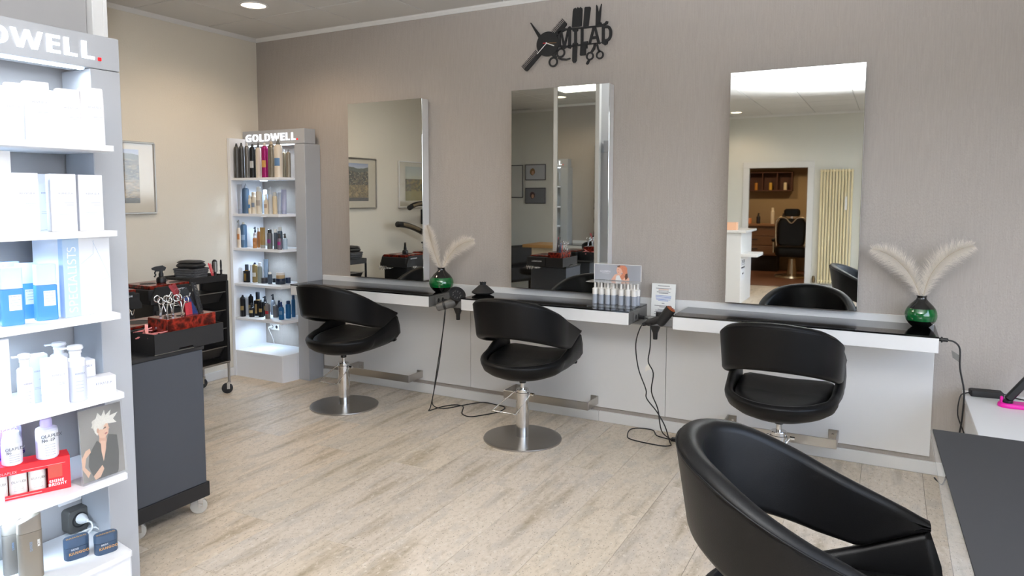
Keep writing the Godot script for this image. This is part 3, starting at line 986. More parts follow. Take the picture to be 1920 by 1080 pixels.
		"tin":
			var rs := []
			for q in [[0.96, 0.0], [1.0, 0.003], [1.0, h * 0.6]]:
				rs.append(rr(w * q[0], w * 0.56 * q[0], w * 0.27, q[1]))
			part("body", MB.new().loft(rs).mesh(), m, t)
			rs = []
			for q in [[1.0, h * 0.615], [1.01, h * 0.64], [1.01, h * 0.95], [0.97, h]]:
				rs.append(rr(w * q[0], w * 0.56 * q[0], w * 0.27, q[1]))
			part("lid", MB.new().loft(rs).mesh(), c, t)
			words("lettering", "KANGOO", w * 0.12, hexm("c9985f", 0.4, 0.4), t, Vector3(0.002, h * 0.33, w * 0.281), Vector3.ZERO, true, 1.15, 0.0008)
			words("lettering", "MENS", w * 0.075, hexm("cfd3d8", 0.4), t, Vector3(-w * 0.13, h * 0.52, w * 0.281), Vector3.ZERO, false, 1.1, 0.0008)
			words("lettering", "KANGOO", w * 0.12, hexm("c9985f", 0.4, 0.4), t, Vector3(0.0, h + 0.0002, w * 0.05), Vector3(-PI / 2, 0, 0), true, 1.15, 0.0008)
	if mark != "" and style in ["can", "cone", "dome", "spray"]:
		part("label", patch(r, h * 0.3, h * 0.5, 0.75), hexm(mark, 0.5), t)
	if mark != "" and style == "square":
		part("label", bb(Vector3(-w * 0.3, h * 0.1, w * 0.34), Vector3(w * 0.02, h * 0.5, w * 0.343), 0.0), hexm(mark, 0.4, 0.4), t)
	return t

func small_item(style: String, at: Vector3, w: float, h: float, body: String, cap: String, label: String, mark := "") -> void:
	goods(style, at + Vector3(0, 0.0003, 0.001), 0.35, w, h, body, cap, label, "goods on the slim corner shelf", mark)

func big_item(style: String, at: Vector3, w: float, h: float, body: String, cap: String, label: String, turn := 0.0) -> Node3D:
	var t := goods(style, at + Vector3(0, 0.0003, 0), PI / 2 - 0.25 + turn, w, h, body, cap, label, "goods on the big near shelf")
	if style in ["slab", "carton", "cube"]:
		var z := w * (0.301 if style == "slab" else 0.376)
		if style == "cube":
			z = 0.0284
		var ink := hexm("8d93a6", 0.5)
		var pale := hexm("b3b7c4", 0.5)
		words("lettering", "KERASILK", w * 0.085, ink, t, Vector3(w * 0.08, h * 0.66, z), Vector3.ZERO, false, 1.15, 0.0006)
		if style != "cube":
			for k in 2:
				part("print_line", bb(Vector3(w * (0.0 + 0.1 * k), h * (0.49 - 0.035 * k), z - 0.0005), Vector3(w * 0.38, h * (0.499 - 0.035 * k), z + 0.0004), 0.0), pale, t)
				part("print_line", bb(Vector3(-w * 0.22, h * (0.32 - 0.03 * k), z - 0.0005), Vector3(w * (0.3 + 0.06 * k), h * (0.327 - 0.03 * k), z + 0.0004), 0.0), pale, t)
			part("print_mark", MB.new().lathe([Vector2(w * 0.045, -0.0004), Vector2(w * 0.06, -0.0004), Vector2(w * 0.06, 0.0004), Vector2(w * 0.045, 0.0004)], 14, Vector3.ZERO, 40.0, Transform3D(Basis(Vector3.RIGHT, PI / 2), Vector3(w * 0.12, h * 0.15, z))).mesh(), pale, t)
	return t

# ---------------------------------------------------------------- goods on the slim shelf
func build_products_small() -> void:
	small_item("can", Vector3(0.066, 1.541, 0.281), 0.040, 0.264, "4c4b49", "1c1c1e", "dark grey spray can with black cap at the panel end of the top row")
	small_item("can", Vector3(0.064, 1.541, 0.232), 0.038, 0.272, "504f4e", "3a3a3c", "dark grey spray can behind and beside the leftmost can of the top row")
	small_item("can", Vector3(0.089, 1.541, 0.200), 0.039, 0.273, "77746f", "d6d3cc", "warm grey spray can with whitish cap in the top row of the slim shelf")
	small_item("can", Vector3(0.148, 1.541, 0.200), 0.045, 0.262, "17171a", "111113", "black spray can with white and orange print in the top row", "b9b9b9")
	small_item("cone", Vector3(0.212, 1.541, 0.200), 0.043, 0.273, "cdc2b3", "4a4a4c", "slender cream bottle with dark tip beside the magenta can")
	small_item("can", Vector3(0.280, 1.541, 0.200), 0.049, 0.265, "9c1763", "d9cfc2", "magenta spray can with a gold band in the top row", "c9974f")
	small_item("can", Vector3(0.352, 1.541, 0.200), 0.054, 0.274, "7b7263", "b5a58c", "tall bronze spray can between magenta can and cream bottle")
	small_item("cone", Vector3(0.459, 1.541, 0.235), 0.062, 0.288, "d6cab9", "55554f", "wide cream bottle with dark cone nozzle and blue label square, top row", "5b7fa8")
	small_item("can", Vector3(0.421, 1.541, 0.140), 0.031, 0.214, "7d735f", "8d8c8a", "short bronze spray can half hidden at the post end of the top row")
	small_item("can", Vector3(0.515, 1.541, 0.190), 0.035, 0.210, "8a8172", "6c6c70", "short bronze-grey spray can nearest the grey post on the top row")
	small_item("tube", Vector3(0.068, 1.267, 0.265), 0.040, 0.227, "9aa0ab", "8f98a8", "tall pale grey tube at the panel end of the second row")
	small_item("cone", Vector3(0.070, 1.267, 0.208), 0.054, 0.233, "4f6478", "b9c0cc", "slate blue bottle with pointed white nozzle in the second row")
	small_item("dome", Vector3(0.160, 1.267, 0.250), 0.023, 0.142, "cdbfa9", "c9bca8", "smallest cream bottle with a blue label square in the second row", "3f6c96")
	small_item("dome", Vector3(0.169, 1.267, 0.220), 0.040, 0.167, "cdbfa9", "cabda9", "cream bottle with grey-blue label and flat shoulders, second row", "7d8898")
	small_item("dome", Vector3(0.228, 1.267, 0.220), 0.045, 0.208, "cfc2ae", "d3d2cf", "largest cream bottle with broad whitish cap, second row", "a79a8d")
	small_item("dome", Vector3(0.166, 1.267, 0.100), 0.043, 0.186, "c3ccda", "e8eef8", "white bottle standing behind the small cream sprays, second row")
	small_item("spray", Vector3(0.336, 1.267, 0.250), 0.033, 0.151, "cfc1aa", "d4c8b4", "short cream spray bottle with beige label, second row", "a08a78")
	small_item("spray", Vector3(0.353, 1.267, 0.220), 0.036, 0.207, "c9c8c6", "c5c8ce", "tall off-white spray bottle with hooked nozzle, second row")
	small_item("dome", Vector3(0.407, 1.267, 0.230), 0.035, 0.165, "d2bf9d", "b5b0a8", "cream bottle with shiny silver cap, second row")
	small_item("tube", Vector3(0.422, 1.267, 0.200), 0.032, 0.163, "b4bac6", "a9b0be", "narrow pale blue-grey tube beside the silver capped bottle")
	small_item("tube", Vector3(0.439, 1.267, 0.170), 0.044, 0.184, "b0b1c9", "a6aac2", "lilac tube nearest the grey post on the second row")
	small_item("spray", Vector3(0.061, 1.003, 0.276), 0.028, 0.216, "cdbdaa", "8d9094", "slim beige spray bottle with grey pointed cap at the panel end of the third row", "b0703a")
	small_item("can", Vector3(0.068, 1.003, 0.235), 0.049, 0.198, "57728c", "dcd6c8", "slate blue spray can with white cap and round mark, third row", "8ba3bd")
	small_item("dome", Vector3(0.205, 1.003, 0.250), 0.032, 0.096, "a8703c", "dfe2e4", "shortest amber bottle with white cap, third row", "b9835a")
	small_item("spray", Vector3(0.111, 1.003, 0.160), 0.029, 0.159, "a99a92", "16202c", "pinkish grey bottle with black pump behind the short amber one")
	small_item("dome", Vector3(0.192, 1.003, 0.200), 0.023, 0.154, "93602f", "d8cfc6", "narrow amber bottle with white cap beside the gold bottle")
	small_item("tube", Vector3(0.258, 1.003, 0.220), 0.044, 0.159, "a5834c", "9d9a92", "gold tube with grey foot, the brightest of the third row")
	small_item("dome", Vector3(0.365, 1.003, 0.250), 0.041, 0.148, "5d5b5c", "2a2a2a", "grey bottle with magenta stripe and glossy dark cap, third row", "7a2a70")
	small_item("dome", Vector3(0.426, 1.003, 0.250), 0.029, 0.153, "4c5661", "dcd9d2", "slim dark grey bottle with white cap, third row")
	small_item("dome", Vector3(0.389, 1.003, 0.170), 0.038, 0.163, "4f5c68", "dfd7c8", "broad dark grey bottle with cream cap, rear of the third row")
	small_item("spray", Vector3(0.488, 1.003, 0.270), 0.035, 0.119, "6d6270", "2a2422", "short dark capped bottle with magenta base, front of the third row", "a01d78")
	small_item("spray", Vector3(0.502, 1.003, 0.230), 0.036, 0.119, "a9bccd", "24211f", "clear pale blue bottle with dark cap nearest the post, third row")
	small_item("square", Vector3(0.081, 0.729, 0.227), 0.047, 0.140, "17171a", "2b3440", "black and gold square bottle with two small pumps, fourth row", "8a6a2c")
	small_item("tube", Vector3(0.137, 0.729, 0.235), 0.019, 0.140, "c4ccd8", "c4ccd8", "thin white tube between the black and the gold bottle, fourth row")
	small_item("can", Vector3(0.139, 0.729, 0.198), 0.042, 0.155, "8a7347", "182a44", "gold spray can with a navy cap and pale label, fourth row", "c3bcb0")
	small_item("dome", Vector3(0.207, 0.729, 0.210), 0.036, 0.159, "84877d", "e4e5e8", "grey-green bottle with rounded white cap, fourth row")
	small_item("tube", Vector3(0.104, 0.729, 0.051), 0.040, 0.168, "66707b", "59626d", "dark grey tube standing at the back of the fourth row")
	small_item("jar", Vector3(0.250, 0.729, 0.207), 0.049, 0.042, "23242c", "3d3836", "small dark jar with brownish lid, front of the fourth row")
	small_item("dome", Vector3(0.314, 0.729, 0.211), 0.034, 0.091, "3d4855", "dfd9cd", "short dark bottle with large white cap, fourth row")
	small_item("jar", Vector3(0.276, 0.729, 0.135), 0.023, 0.032, "10151c", "0e1a2a", "little black jar behind the short white capped bottle")
	small_item("jar", Vector3(0.398, 0.729, 0.184), 0.076, 0.044, "1c2434", "172238", "wide navy jar carrying a tan jar, fourth row")
	small_item("jar", Vector3(0.405, 0.729, 0.113), 0.040, 0.043, "1b2a44", "1b2a44", "navy jar beside the stacked jars, fourth row")
	small_item("can", Vector3(0.063, 0.462, 0.259), 0.041, 0.169, "121214", "101014", "black spray can with gold ring standing apart at the panel end of the lowest row", "8f7748")
	small_item("can", Vector3(0.076, 0.462, 0.190), 0.039, 0.169, "131316", "0f1218", "tall black spray can behind the gold labelled bottle, lowest row", "a58a58")
	small_item("spray", Vector3(0.141, 0.462, 0.241), 0.042, 0.109, "121214", "0e0e10", "short black bottle with broad gold label, lowest row", "bfa671")
	small_item("square", Vector3(0.138, 0.462, 0.176), 0.054, 0.188, "121215", "0f141c", "black square bottle with the largest cap, lowest row", "b99a66")
	small_item("can", Vector3(0.207, 0.462, 0.207), 0.038, 0.134, "131315", "0f0f11", "short black spray can with gold ring in front of the square bottle", "a0804a")
	small_item("spray", Vector3(0.191, 0.462, 0.151), 0.045, 0.156, "131316", "10141a", "black trigger bottle behind the grey can with red print", "8d7442")
	small_item("can", Vector3(0.308, 0.462, 0.237), 0.039, 0.124, "77706a", "7d7770", "grey can with red print band, front of the lowest row", "a8232c")
	small_item("spray", Vector3(0.204, 0.462, 0.082), 0.037, 0.165, "6d7178", "121216", "grey bottle with tall black spray top, rear of the lowest row")
	small_item("can", Vector3(0.318, 0.462, 0.167), 0.038, 0.106, "6e6b6b", "8b8f96", "plain grey can with pale cap, lowest row")
	small_item("dome", Vector3(0.315, 0.462, 0.127), 0.024, 0.127, "22324c", "1b2b40", "dark navy bottle half hidden behind the blue bottle, lowest row")
	small_item("spray", Vector3(0.434, 0.462, 0.218), 0.040, 0.136, "0f5a8c", "0f2f66", "blue bottle with navy pump closest to the shelf edge, lowest row", "5e7f9e")
	small_item("dome", Vector3(0.440, 0.462, 0.152), 0.041, 0.137, "0f588a", "12305c", "blue bottle with straight navy cap, lowest row")
	small_item("dome", Vector3(0.430, 0.462, 0.088), 0.029, 0.171, "0f5688", "12406c", "tall blue bottle partly behind the counter end, lowest row")
	goods("jar", Vector3(0.398, 0.7735, 0.184), 0.35, 0.066, 0.044, "b59a74", "d8cfc4", "tan jar with pale lid stacked on the wide navy jar, fourth row", "goods on the slim corner shelf")
	# double socket on the wall inside the shelf, its plug and lead
	var s := thing("wall_socket", "white double wall socket above the base board of the slim corner shelf", "socket", Vector3(0.135, 0.345, 0.0062))
	socket(s, Vector3(0, 0, 0), 0.0, 2, M.white_plastic)
	var pl := thing("power_plug", "white plug with short lead in the socket inside the slim corner shelf", "plug", Vector3(0.11, 0.345, 0.014))
	part("plug_body", MB.new().lathe([Vector2(0, 0), Vector2(0.012, 0), Vector2(0.013, 0.01), Vector2(0.006, 0.03), Vector2(0, 0.032)], 14, Vector3.ZERO, 40.0, Transform3D(Basis(Vector3.RIGHT, PI / 2), Vector3.ZERO)).mesh(), M.white_plastic, pl)
	part("lead", MB.new().tube(smooth([Vector3(0, 0, 0.028), Vector3(0.002, -0.004, 0.036), Vector3(0.006, -0.03, 0.03), Vector3(0.02, -0.09, 0.012), Vector3(0.028, -0.136, 0.006)]), 0.003, 6).mesh(), M.white_plastic, pl)

# ---------------------------------------------------------------- goods on the big shelf
func build_products_big() -> void:
	big_item("slab", Vector3(2.220, 1.562, 2.968), 0.055, 0.149, "f0eff2", "f0eff2", "white bottle at the picture edge of the top row on the illuminated big shelf")
	big_item("carton", Vector3(2.130, 1.562, 2.956), 0.045, 0.168, "f0eff2", "f0eff2", "white carton cut off by the picture edge, top row of the big shelf")
	big_item("slab", Vector3(2.100, 1.562, 2.894), 0.056, 0.185, "f0eff2", "f0eff2", "white bottle standing behind the first pair, top row of the big shelf")
	big_item("slab", Vector3(2.220, 1.562, 2.896), 0.069, 0.179, "f0eff2", "f0eff2", "tallest white bottle in the middle of the top row of the big shelf")
	big_item("slab", Vector3(2.080, 1.562, 2.772), 0.056, 0.178, "f0eff2", "f0eff2", "white bottle mostly hidden behind the third from the post, top row")
	big_item("slab", Vector3(2.220, 1.562, 2.803), 0.067, 0.169, "f0eff2", "f0eff2", "white bottle second from the grey post, top row of the big shelf")
	big_item("slab", Vector3(2.240, 1.562, 2.740), 0.068, 0.179, "f0eff2", "f0eff2", "white bottle nearest the grey post, top row of the big shelf")
	big_item("carton", Vector3(2.187, 1.290, 2.929), 0.071, 0.180, "f0eff2", "f0eff2", "white carton beside the big white card, second row of the big shelf")
	big_item("carton", Vector3(2.020, 1.290, 2.883), 0.031, 0.182, "f0eff2", "f0eff2", "white carton half behind the big white card, second row")
	big_item("carton", Vector3(2.033, 1.290, 2.786), 0.060, 0.183, "f0eff2", "f0eff2", "white carton set back in the middle of the second row")
	big_item("carton", Vector3(2.187, 1.290, 2.816), 0.071, 0.180, "f0eff2", "f0eff2", "white carton in front of its neighbour, middle of the second row")
	big_item("carton", Vector3(2.090, 1.290, 2.715), 0.043, 0.181, "f0eff2", "f0eff2", "white carton hidden behind the last two of the second row")
	big_item("carton", Vector3(2.191, 1.290, 2.732), 0.071, 0.179, "f0eff2", "f0eff2", "white carton nearest the grey post, second row of the big shelf")
	big_item("blue", Vector3(2.207, 1.020, 2.889), 0.059, 0.172, "4f8ed6", "c9dcf0", "clear blue bottle nearest the tall white box, third row of the big shelf")
	big_item("blue", Vector3(2.128, 1.020, 2.901), 0.058, 0.173, "4f8ed6", "c9dcf0", "clear blue bottle second from the tall white box, set a little back")
	big_item("blue", Vector3(2.213, 1.020, 2.990), 0.059, 0.171, "4f8ed6", "c9dcf0", "clear blue bottle closest to the shelf edge, third row of the big shelf")
	big_item("blue", Vector3(2.109, 1.020, 2.988), 0.058, 0.174, "4f8ed6", "c9dcf0", "clear blue bottle cut off by the picture edge, third row")
	big_item("blue", Vector3(2.020, 1.020, 2.897), 0.058, 0.173, "4f8ed6", "c9dcf0", "clear blue bottle of which only the cap shows behind the others")
	big_item("pump", Vector3(2.242, 0.757, 2.978), 0.043, 0.178, "ebe6ec", "f2f2f4", "white pump bottle beside the leaning white card, fourth row")
	big_item("carton", Vector3(2.153, 0.757, 2.898), 0.054, 0.150, "dfe3ee", "e8ebf3", "pale bluish carton behind the front carton, fourth row")
	big_item("carton", Vector3(2.245, 0.757, 2.895), 0.063, 0.148, "e4e4ea", "eeeef2", "white carton at the shelf edge between the two pump bottles")
	big_item("pump", Vector3(2.104, 0.757, 2.800), 0.055, 0.168, "dfe2ee", "f2f2f6", "tallest pump bottle standing behind the white carton, fourth row")
	big_item("pump", Vector3(2.245, 0.757, 2.829), 0.058, 0.177, "d3d8e8", "eef0f6", "clear bodied pump bottle beside the stacked small cartons, fourth row")
	big_item("cube", Vector3(2.239, 0.757, 2.754), 0.087, 0.060, "e6e6ea", "e6e6ea", "low white carton at the shelf end carrying another carton, fourth row")
	big_item("tall", Vector3(2.183, 0.217, 2.960), 0.066, 0.205, "7c7264", "8e8478", "brown bottle with slanted top at the shelf front, lowest board")
	big_item("tall", Vector3(2.103, 0.217, 2.971), 0.054, 0.176, "6d675f", "7d766d", "grey-brown bottle standing behind the slanted brown one, lowest board")
	big_item("tin", Vector3(2.177, 0.217, 2.816), 0.074, 0.068, "34485f", "3c5068", "dark blue oval tin farther from the post, lowest board")
	big_item("tin", Vector3(2.228, 0.217, 2.748), 0.071, 0.064, "34485f", "3c5068", "dark blue oval tin nearest the grey post, lowest board")
	big_item("cube", Vector3(2.2, 0.8175, 2.79), 0.072, 0.055, "e3e3ea", "e9e9ee", "small white carton stacked on another carton beside the pump bottles", 0.1)
	# tall white box with the blue band
	var sb := thing("gift_box", "tall white box with pale blue upright band at the post end of the third row", "box", Vector3(2.145, 1.0203, 2.768), PI / 2)
	part("box", bb(Vector3(-0.076, 0, -0.085), Vector3(0.076, 0.248, 0.085), 0.0015), hexm("eef1f6", 0.4), sb)
	part("blue_band", bb(Vector3(-0.0765, 0.0005, 0.06), Vector3(-0.026, 0.2475, 0.0856), 0.0005), hexm("b9d3ee", 0.45), sb)
	words("lettering", "SPECIALISTS", 0.026, hexm("f4f7fb", 0.5), sb, Vector3(-0.049, 0.118, 0.0858), Vector3(0, 0, PI / 2), false, 1.05, 0.001)
	var ln := MB.new()
	for q in [[Vector2(-0.02, 0.09), Vector2(0.072, 0.115)], [Vector2(0.072, 0.115), Vector2(0.02, 0.235)], [Vector2(-0.02, 0.165), Vector2(0.02, 0.195)], [Vector2(0.02, 0.195), Vector2(0.022, 0.24)]]:
		ln.tube([Vector3(q[0].x, q[0].y, 0.0851), Vector3((q[0].x + q[1].x) / 2, (q[0].y + q[1].y) / 2, 0.0851), Vector3(q[1].x, q[1].y, 0.0851)], 0.0006, 5)
	part("drawn_lines", ln.mesh(), hexm("c3d4e6", 0.5), sb)
	# white display cards
	var c1 := thing("display_card", "white display card standing at the picture edge of the second row", "display card", Vector3(2.215, 1.2903, 3.07), PI / 2)
	part("card", bb(Vector3(-0.095, 0, -0.006), Vector3(0.095, 0.242, 0.006), 0.001), hexm("f2f3f6", 0.4), c1)
	part("foot", bb(Vector3(-0.06, 0, -0.07), Vector3(0.06, 0.003, -0.006), 0.001), hexm("f2f3f6", 0.4), c1)
	var c2 := thing("display_card", "white display card with faint lines leaning at the picture edge of the fourth row", "display card", Vector3(2.268, 0.7573, 3.112), PI / 2)
	part("card", bb(Vector3(-0.08, 0, -0.006), Vector3(0.08, 0.235, 0.006), 0.001), hexm("f0f1f7", 0.4), c2)
	part("foot", bb(Vector3(-0.06, 0, -0.07), Vector3(0.06, 0.003, -0.006), 0.001), hexm("f0f1f7", 0.4), c2)
	# purple carton
	var pb := thing("gift_box", "purple gift box behind the two bottles on the red box", "box", Vector3(2.033, 0.4823, 3.03), PI / 2)
	part("box", bb(Vector3(-0.115, 0, -0.035), Vector3(0.115, 0.222, 0.035), 0.0015), hexm("6d3fa8", 0.4), pb)
	part("lid_band", bb(Vector3(-0.1155, 0.206, -0.0355), Vector3(0.1155, 0.224, 0.0355), 0.001), hexm("9a86d8", 0.4), pb)
	words("lettering", "OLAPLEX", 0.013, hexm("b9a4e6", 0.4), pb, Vector3(0.066, 0.186, 0.0356), Vector3.ZERO, false, 1.2, 0.0008)
	words("lettering", "BEST OF", 0.013, hexm("3a2560", 0.4), pb, Vector3(0.066, 0.158, 0.0356), Vector3.ZERO, false, 1.1, 0.0008)
	words("lettering", "BOND", 0.017, hexm("271447", 0.4), pb, Vector3(0.076, 0.131, 0.0356), Vector3.ZERO, true, 1.1, 0.0008)
	words("lettering", "BUILDING", 0.017, hexm("271447", 0.4), pb, Vector3(0.066, 0.104, 0.0356), Vector3.ZERO, true, 1.1, 0.0008)
	# red carton with window and its three jars
	var rt := PI / 2 - 0.397
	var rb := thing("gift_box", "red gift box with open window showing three white jars", "box", Vector3(2.207, 0.4823, 2.94), rt)
	part("back", bb(Vector3(-0.155, 0, -0.066), Vector3(0.088, 0.105, -0.064), 0.0005), hexm("c8141f", 0.4), rb)
	part("top", bb(Vector3(-0.155, 0.103, -0.066), Vector3(0.088, 0.105, 0.0), 0.0005), hexm("e3202b", 0.4), rb)
	part("bottom", bb(Vector3(-0.155, 0.0, -0.066), Vector3(0.088, 0.002, 0.0), 0.0005), hexm("e3202b", 0.4), rb)
	part("side", bb(Vector3(0.086, 0, -0.066), Vector3(0.088, 0.105, 0.0), 0.0005), hexm("e8242f", 0.4), rb)
	part("side", bb(Vector3(-0.155, 0, -0.066), Vector3(-0.153, 0.105, 0.0), 0.0005), hexm("e8242f", 0.4), rb)
	part("front_frame", bb(Vector3(-0.155, 0.076, -0.002), Vector3(0.088, 0.105, 0.0), 0.0005), hexm("ee1f2c", 0.4), rb)
	part("front_frame", bb(Vector3(-0.155, 0, -0.002), Vector3(0.088, 0.014, 0.0), 0.0005), hexm("ee1f2c", 0.4), rb)
	part("front_frame", bb(Vector3(0.028, 0.014, -0.002), Vector3(0.088, 0.076, 0.0), 0.0005), hexm("ee1f2c", 0.4), rb)
	part("print_panel", bb(Vector3(0.029, 0.042, -0.001), Vector3(0.066, 0.082, 0.0006), 0.0), hexm("b8483c", 0.5), rb)
	words("lettering", "SHINE", 0.0085, hexm("fbe9e6", 0.4), rb, Vector3(0.05, 0.031, 0.0004), Vector3.ZERO, true, 1.15, 0.0008)
	words("lettering", "BRIGHT", 0.0085, hexm("fbe9e6", 0.4), rb, Vector3(0.052, 0.02, 0.0004), Vector3.ZERO, true, 1.15, 0.0008)
	words("lettering", "OLAPLEX", 0.007, hexm("f6b3b2", 0.4), rb, Vector3(-0.075, 0.083, 0.0004), Vector3.ZERO, false, 1.2, 0.0008)
	part("print_line", bb(Vector3(-0.04, 0.084, -0.001), Vector3(0.075, 0.0855, 0.0004), 0.0), hexm("f49a98", 0.4), rb)
	part("print_line", bb(Vector3(-0.15, 0.0055, -0.001), Vector3(0.01, 0.008, 0.0004), 0.0), hexm("f49a98", 0.4), rb)
	var jx := ["white jar in the red gift box, nearest its printed end", "white jar in the middle of the red gift box window", "white jar in the red gift box, farthest from its printed end"]
	for k in 3:
		var p := rb.transform * Vector3(0.002 - 0.05 * k, 0.0025, -0.03)
		var j := thing("cosmetic_jar", jx[k], "jar", p, rt, "white jars in the red gift box")
		part("body", lathed([Vector2(0, 0), Vector2(0.022, 0), Vector2(0.0235, 0.003), Vector2(0.0235, 0.07), Vector2(0.022, 0.073), Vector2(0, 0.073)], 24), hexm("f1ece4", 0.4), j)
		words("lettering", "OLAPLEX", 0.0062, hexm("8a8780", 0.4), j, Vector3(0, 0.047, 0.0231), Vector3.ZERO, false, 1.1, 0.0012)
		for i in 3:
			part("print_line", bb(Vector3(-0.012, 0.03 - 0.006 * i, 0.02), Vector3(0.012, 0.031 - 0.006 * i, 0.0238), 0.0), hexm("c9c5bc", 0.5), j)
	# the two bottles on the red box
	var o8 := thing("cosmetic_bottle", "white bottle with clear cap standing on the red box, marked number eight", "bottle", Vector3(2.162, 0.5876, 2.986), PI / 2 - 0.2, "goods on the big near shelf")
	part("body", lathed([Vector2(0, 0), Vector2(0.0255, 0), Vector2(0.0275, 0.003), Vector2(0.0275, 0.062), Vector2(0.026, 0.074), Vector2(0.0215, 0.085), Vector2(0.0205, 0.098), Vector2(0, 0.1)], 28), hexm("f0f0f2", 0.35), o8)
	part("cap", lathed([Vector2(0.0272, 0.066), Vector2(0.0276, 0.066), Vector2(0.0276, 0.111), Vector2(0.026, 0.114), Vector2(0, 0.114)], 28), M.clear_pane, o8)
	words("lettering", "OLAPLEX", 0.0085, hexm("6b7076", 0.4), o8, Vector3(0.002, 0.051, 0.0268), Vector3.ZERO, false, 1.1, 0.0022)
	words("lettering", "No 8", 0.0066, hexm("4f5358", 0.4), o8, Vector3(-0.01, 0.04, 0.0258), Vector3.ZERO, false, 1.1, 0.0022)
	var o4 := thing("cosmetic_bottle", "white bottle with lilac round cap standing on the red box, marked number four", "bottle", Vector3(2.198, 0.5876, 2.902), PI / 2 - 0.2, "goods on the big near shelf")
	part("body", lathed([Vector2(0, 0), Vector2(0.028, 0), Vector2(0.0305, 0.003), Vector2(0.0305, 0.087), Vector2(0.029, 0.093), Vector2(0.018, 0.097), Vector2(0, 0.097)], 28), hexm("dfdff0", 0.3), o4)
	part("label", patch(0.0305, 0.006, 0.086, 1.2), hexm("f1f1f4", 0.45), o4)
	part("cap", lathed([Vector2(0, 0.096), Vector2(0.0165, 0.096), Vector2(0.0165, 0.114), Vector2(0.0145, 0.122), Vector2(0.008, 0.125), Vector2(0, 0.125)], 24), hexm("cfc4ec", 0.35), o4)
	words("lettering", "OLAPLEX", 0.0095, hexm("565b62", 0.4), o4, Vector3(0.004, 0.073, 0.0302), Vector3.ZERO, false, 1.1, 0.0022)
	words("lettering", "No 4P", 0.009, hexm("3f4348", 0.4), o4, Vector3(-0.005, 0.06, 0.03), Vector3.ZERO, false, 1.1, 0.0022)
	for i in 5:
		part("print_line", bb(Vector3(-0.014, 0.045 - 0.008 * i, 0.028), Vector3(0.013, 0.0462 - 0.008 * i, 0.0312), 0.0), hexm("b4b6bd", 0.5), o4)
		if i < 4:
			part("print_line", bb(Vector3(-0.014, 0.032 - 0.007 * i, 0.0245), Vector3(0.012, 0.033 - 0.007 * i, 0.0282), 0.0), hexm("b9b9bd", 0.5), o8)
	var wj := thing("cosmetic_jar", "small white jar cut off by the picture edge in front of the red box", "jar", Vector3(2.235, 0.4823, 3.072), PI / 2, "goods on the big near shelf")
	part("body", lathed([Vector2(0, 0), Vector2(0.022, 0), Vector2(0.023, 0.003), Vector2(0.023, 0.05), Vector2(0.02, 0.055), Vector2(0, 0.055)], 24), hexm("f2f0ec", 0.4), wj)
	part("lid", lathed([Vector2(0, 0.055), Vector2(0.021, 0.055), Vector2(0.021, 0.07), Vector2(0, 0.071)], 24), hexm("f4f3f0", 0.4), wj)
	# portrait poster in an acrylic stand
	var ps := thing("poster_stand", "portrait poster of a person with windblown blond hair and dark jacket in a clear stand", "poster", Vector3(2.262, 0.4823, 2.766), PI / 2)
	var pm := plain(Color(0.998, 0.999, 1.0), 0.35)
	pm.albedo_texture = portrait()
	var pr_ := MeshInstance3D.new()
	var qm := QuadMesh.new()
	qm.size = Vector2(0.14, 0.232)
	part("poster", qm, pm, ps, Vector3(0, 0.122, 0.0014), Vector3(-0.06, 0, 0))
	pr_.free()
	part("poster_back", bx(Vector3(0.14, 0.232, 0.001), 0.0), hexm("d8d6d4", 0.5), ps, Vector3(0, 0.122, 0.0006), Vector3(-0.06, 0, 0))
	part("acrylic_front", bx(Vector3(0.15, 0.242, 0.0015), 0.0005), M.clear_pane, ps, Vector3(0, 0.122, 0.004), Vector3(-0.06, 0, 0))
	part("acrylic_foot", bb(Vector3(-0.075, 0, -0.07), Vector3(0.075, 0.002, 0.014), 0.0005), M.clear_pane, ps)
	# socket and switch on the column behind the lowest board
	var so := thing("wall_socket", "dark grey surface socket behind the two blue tins", "socket", Vector3(1.9755, 0.262, 2.708), PI / 2)
	part("housing", MB.new().loft([rr(0.082, 0.082, 0.014, 0.0), rr(0.082, 0.082, 0.014, 0.034), rr(0.074, 0.074, 0.012, 0.04)]).mesh(), hexm("54534f", 0.45), so, Vector3.ZERO, Vector3(PI / 2, 0, 0))
	part("socket_well", MB.new().lathe([Vector2(0, 0.0), Vector2(0.022, 0.0), Vector2(0.023, 0.003), Vector2(0.026, 0.003), Vector2(0.027, 0.0)], 24, Vector3.ZERO, 40.0, Transform3D(Basis(Vector3.RIGHT, PI / 2), Vector3.ZERO)).mesh(), M.matt_black, so, Vector3(0, 0.0, 0.0395))
	var sp := thing("power_plug", "white plug with looping white lead in the dark grey socket", "plug", Vector3(2.016, 0.268, 2.708), PI / 2)
	part("plug_body", MB.new().lathe([Vector2(0, 0), Vector2(0.018, 0), Vector2(0.018, 0.012), Vector2(0.01, 0.03), Vector2(0.006, 0.04), Vector2(0, 0.041)], 16, Vector3.ZERO, 40.0, Transform3D(Basis(Vector3.RIGHT, PI / 2), Vector3(0, 0, 0.0038))).mesh(), M.white_plastic, sp)
	part("lead", MB.new().tube(smooth([Vector3(0.0, 0.0, 0.04), Vector3(0.006, -0.006, 0.058), Vector3(0.0, -0.026, 0.066), Vector3(-0.03, -0.042, 0.06), Vector3(-0.05, -0.0475, 0.04), Vector3(-0.02, -0.047, 0.02), Vector3(0.02, -0.03, 0.05), Vector3(0.036, -0.0475, 0.07), Vector3(0.06, -0.0475, 0.075)], 6), 0.003, 6).mesh(), M.white_plastic, sp)
	var sw := thing("light_switch", "white wall switch above the dark grey socket inside the big shelf", "switch", Vector3(1.9755, 0.36, 2.72), PI / 2)
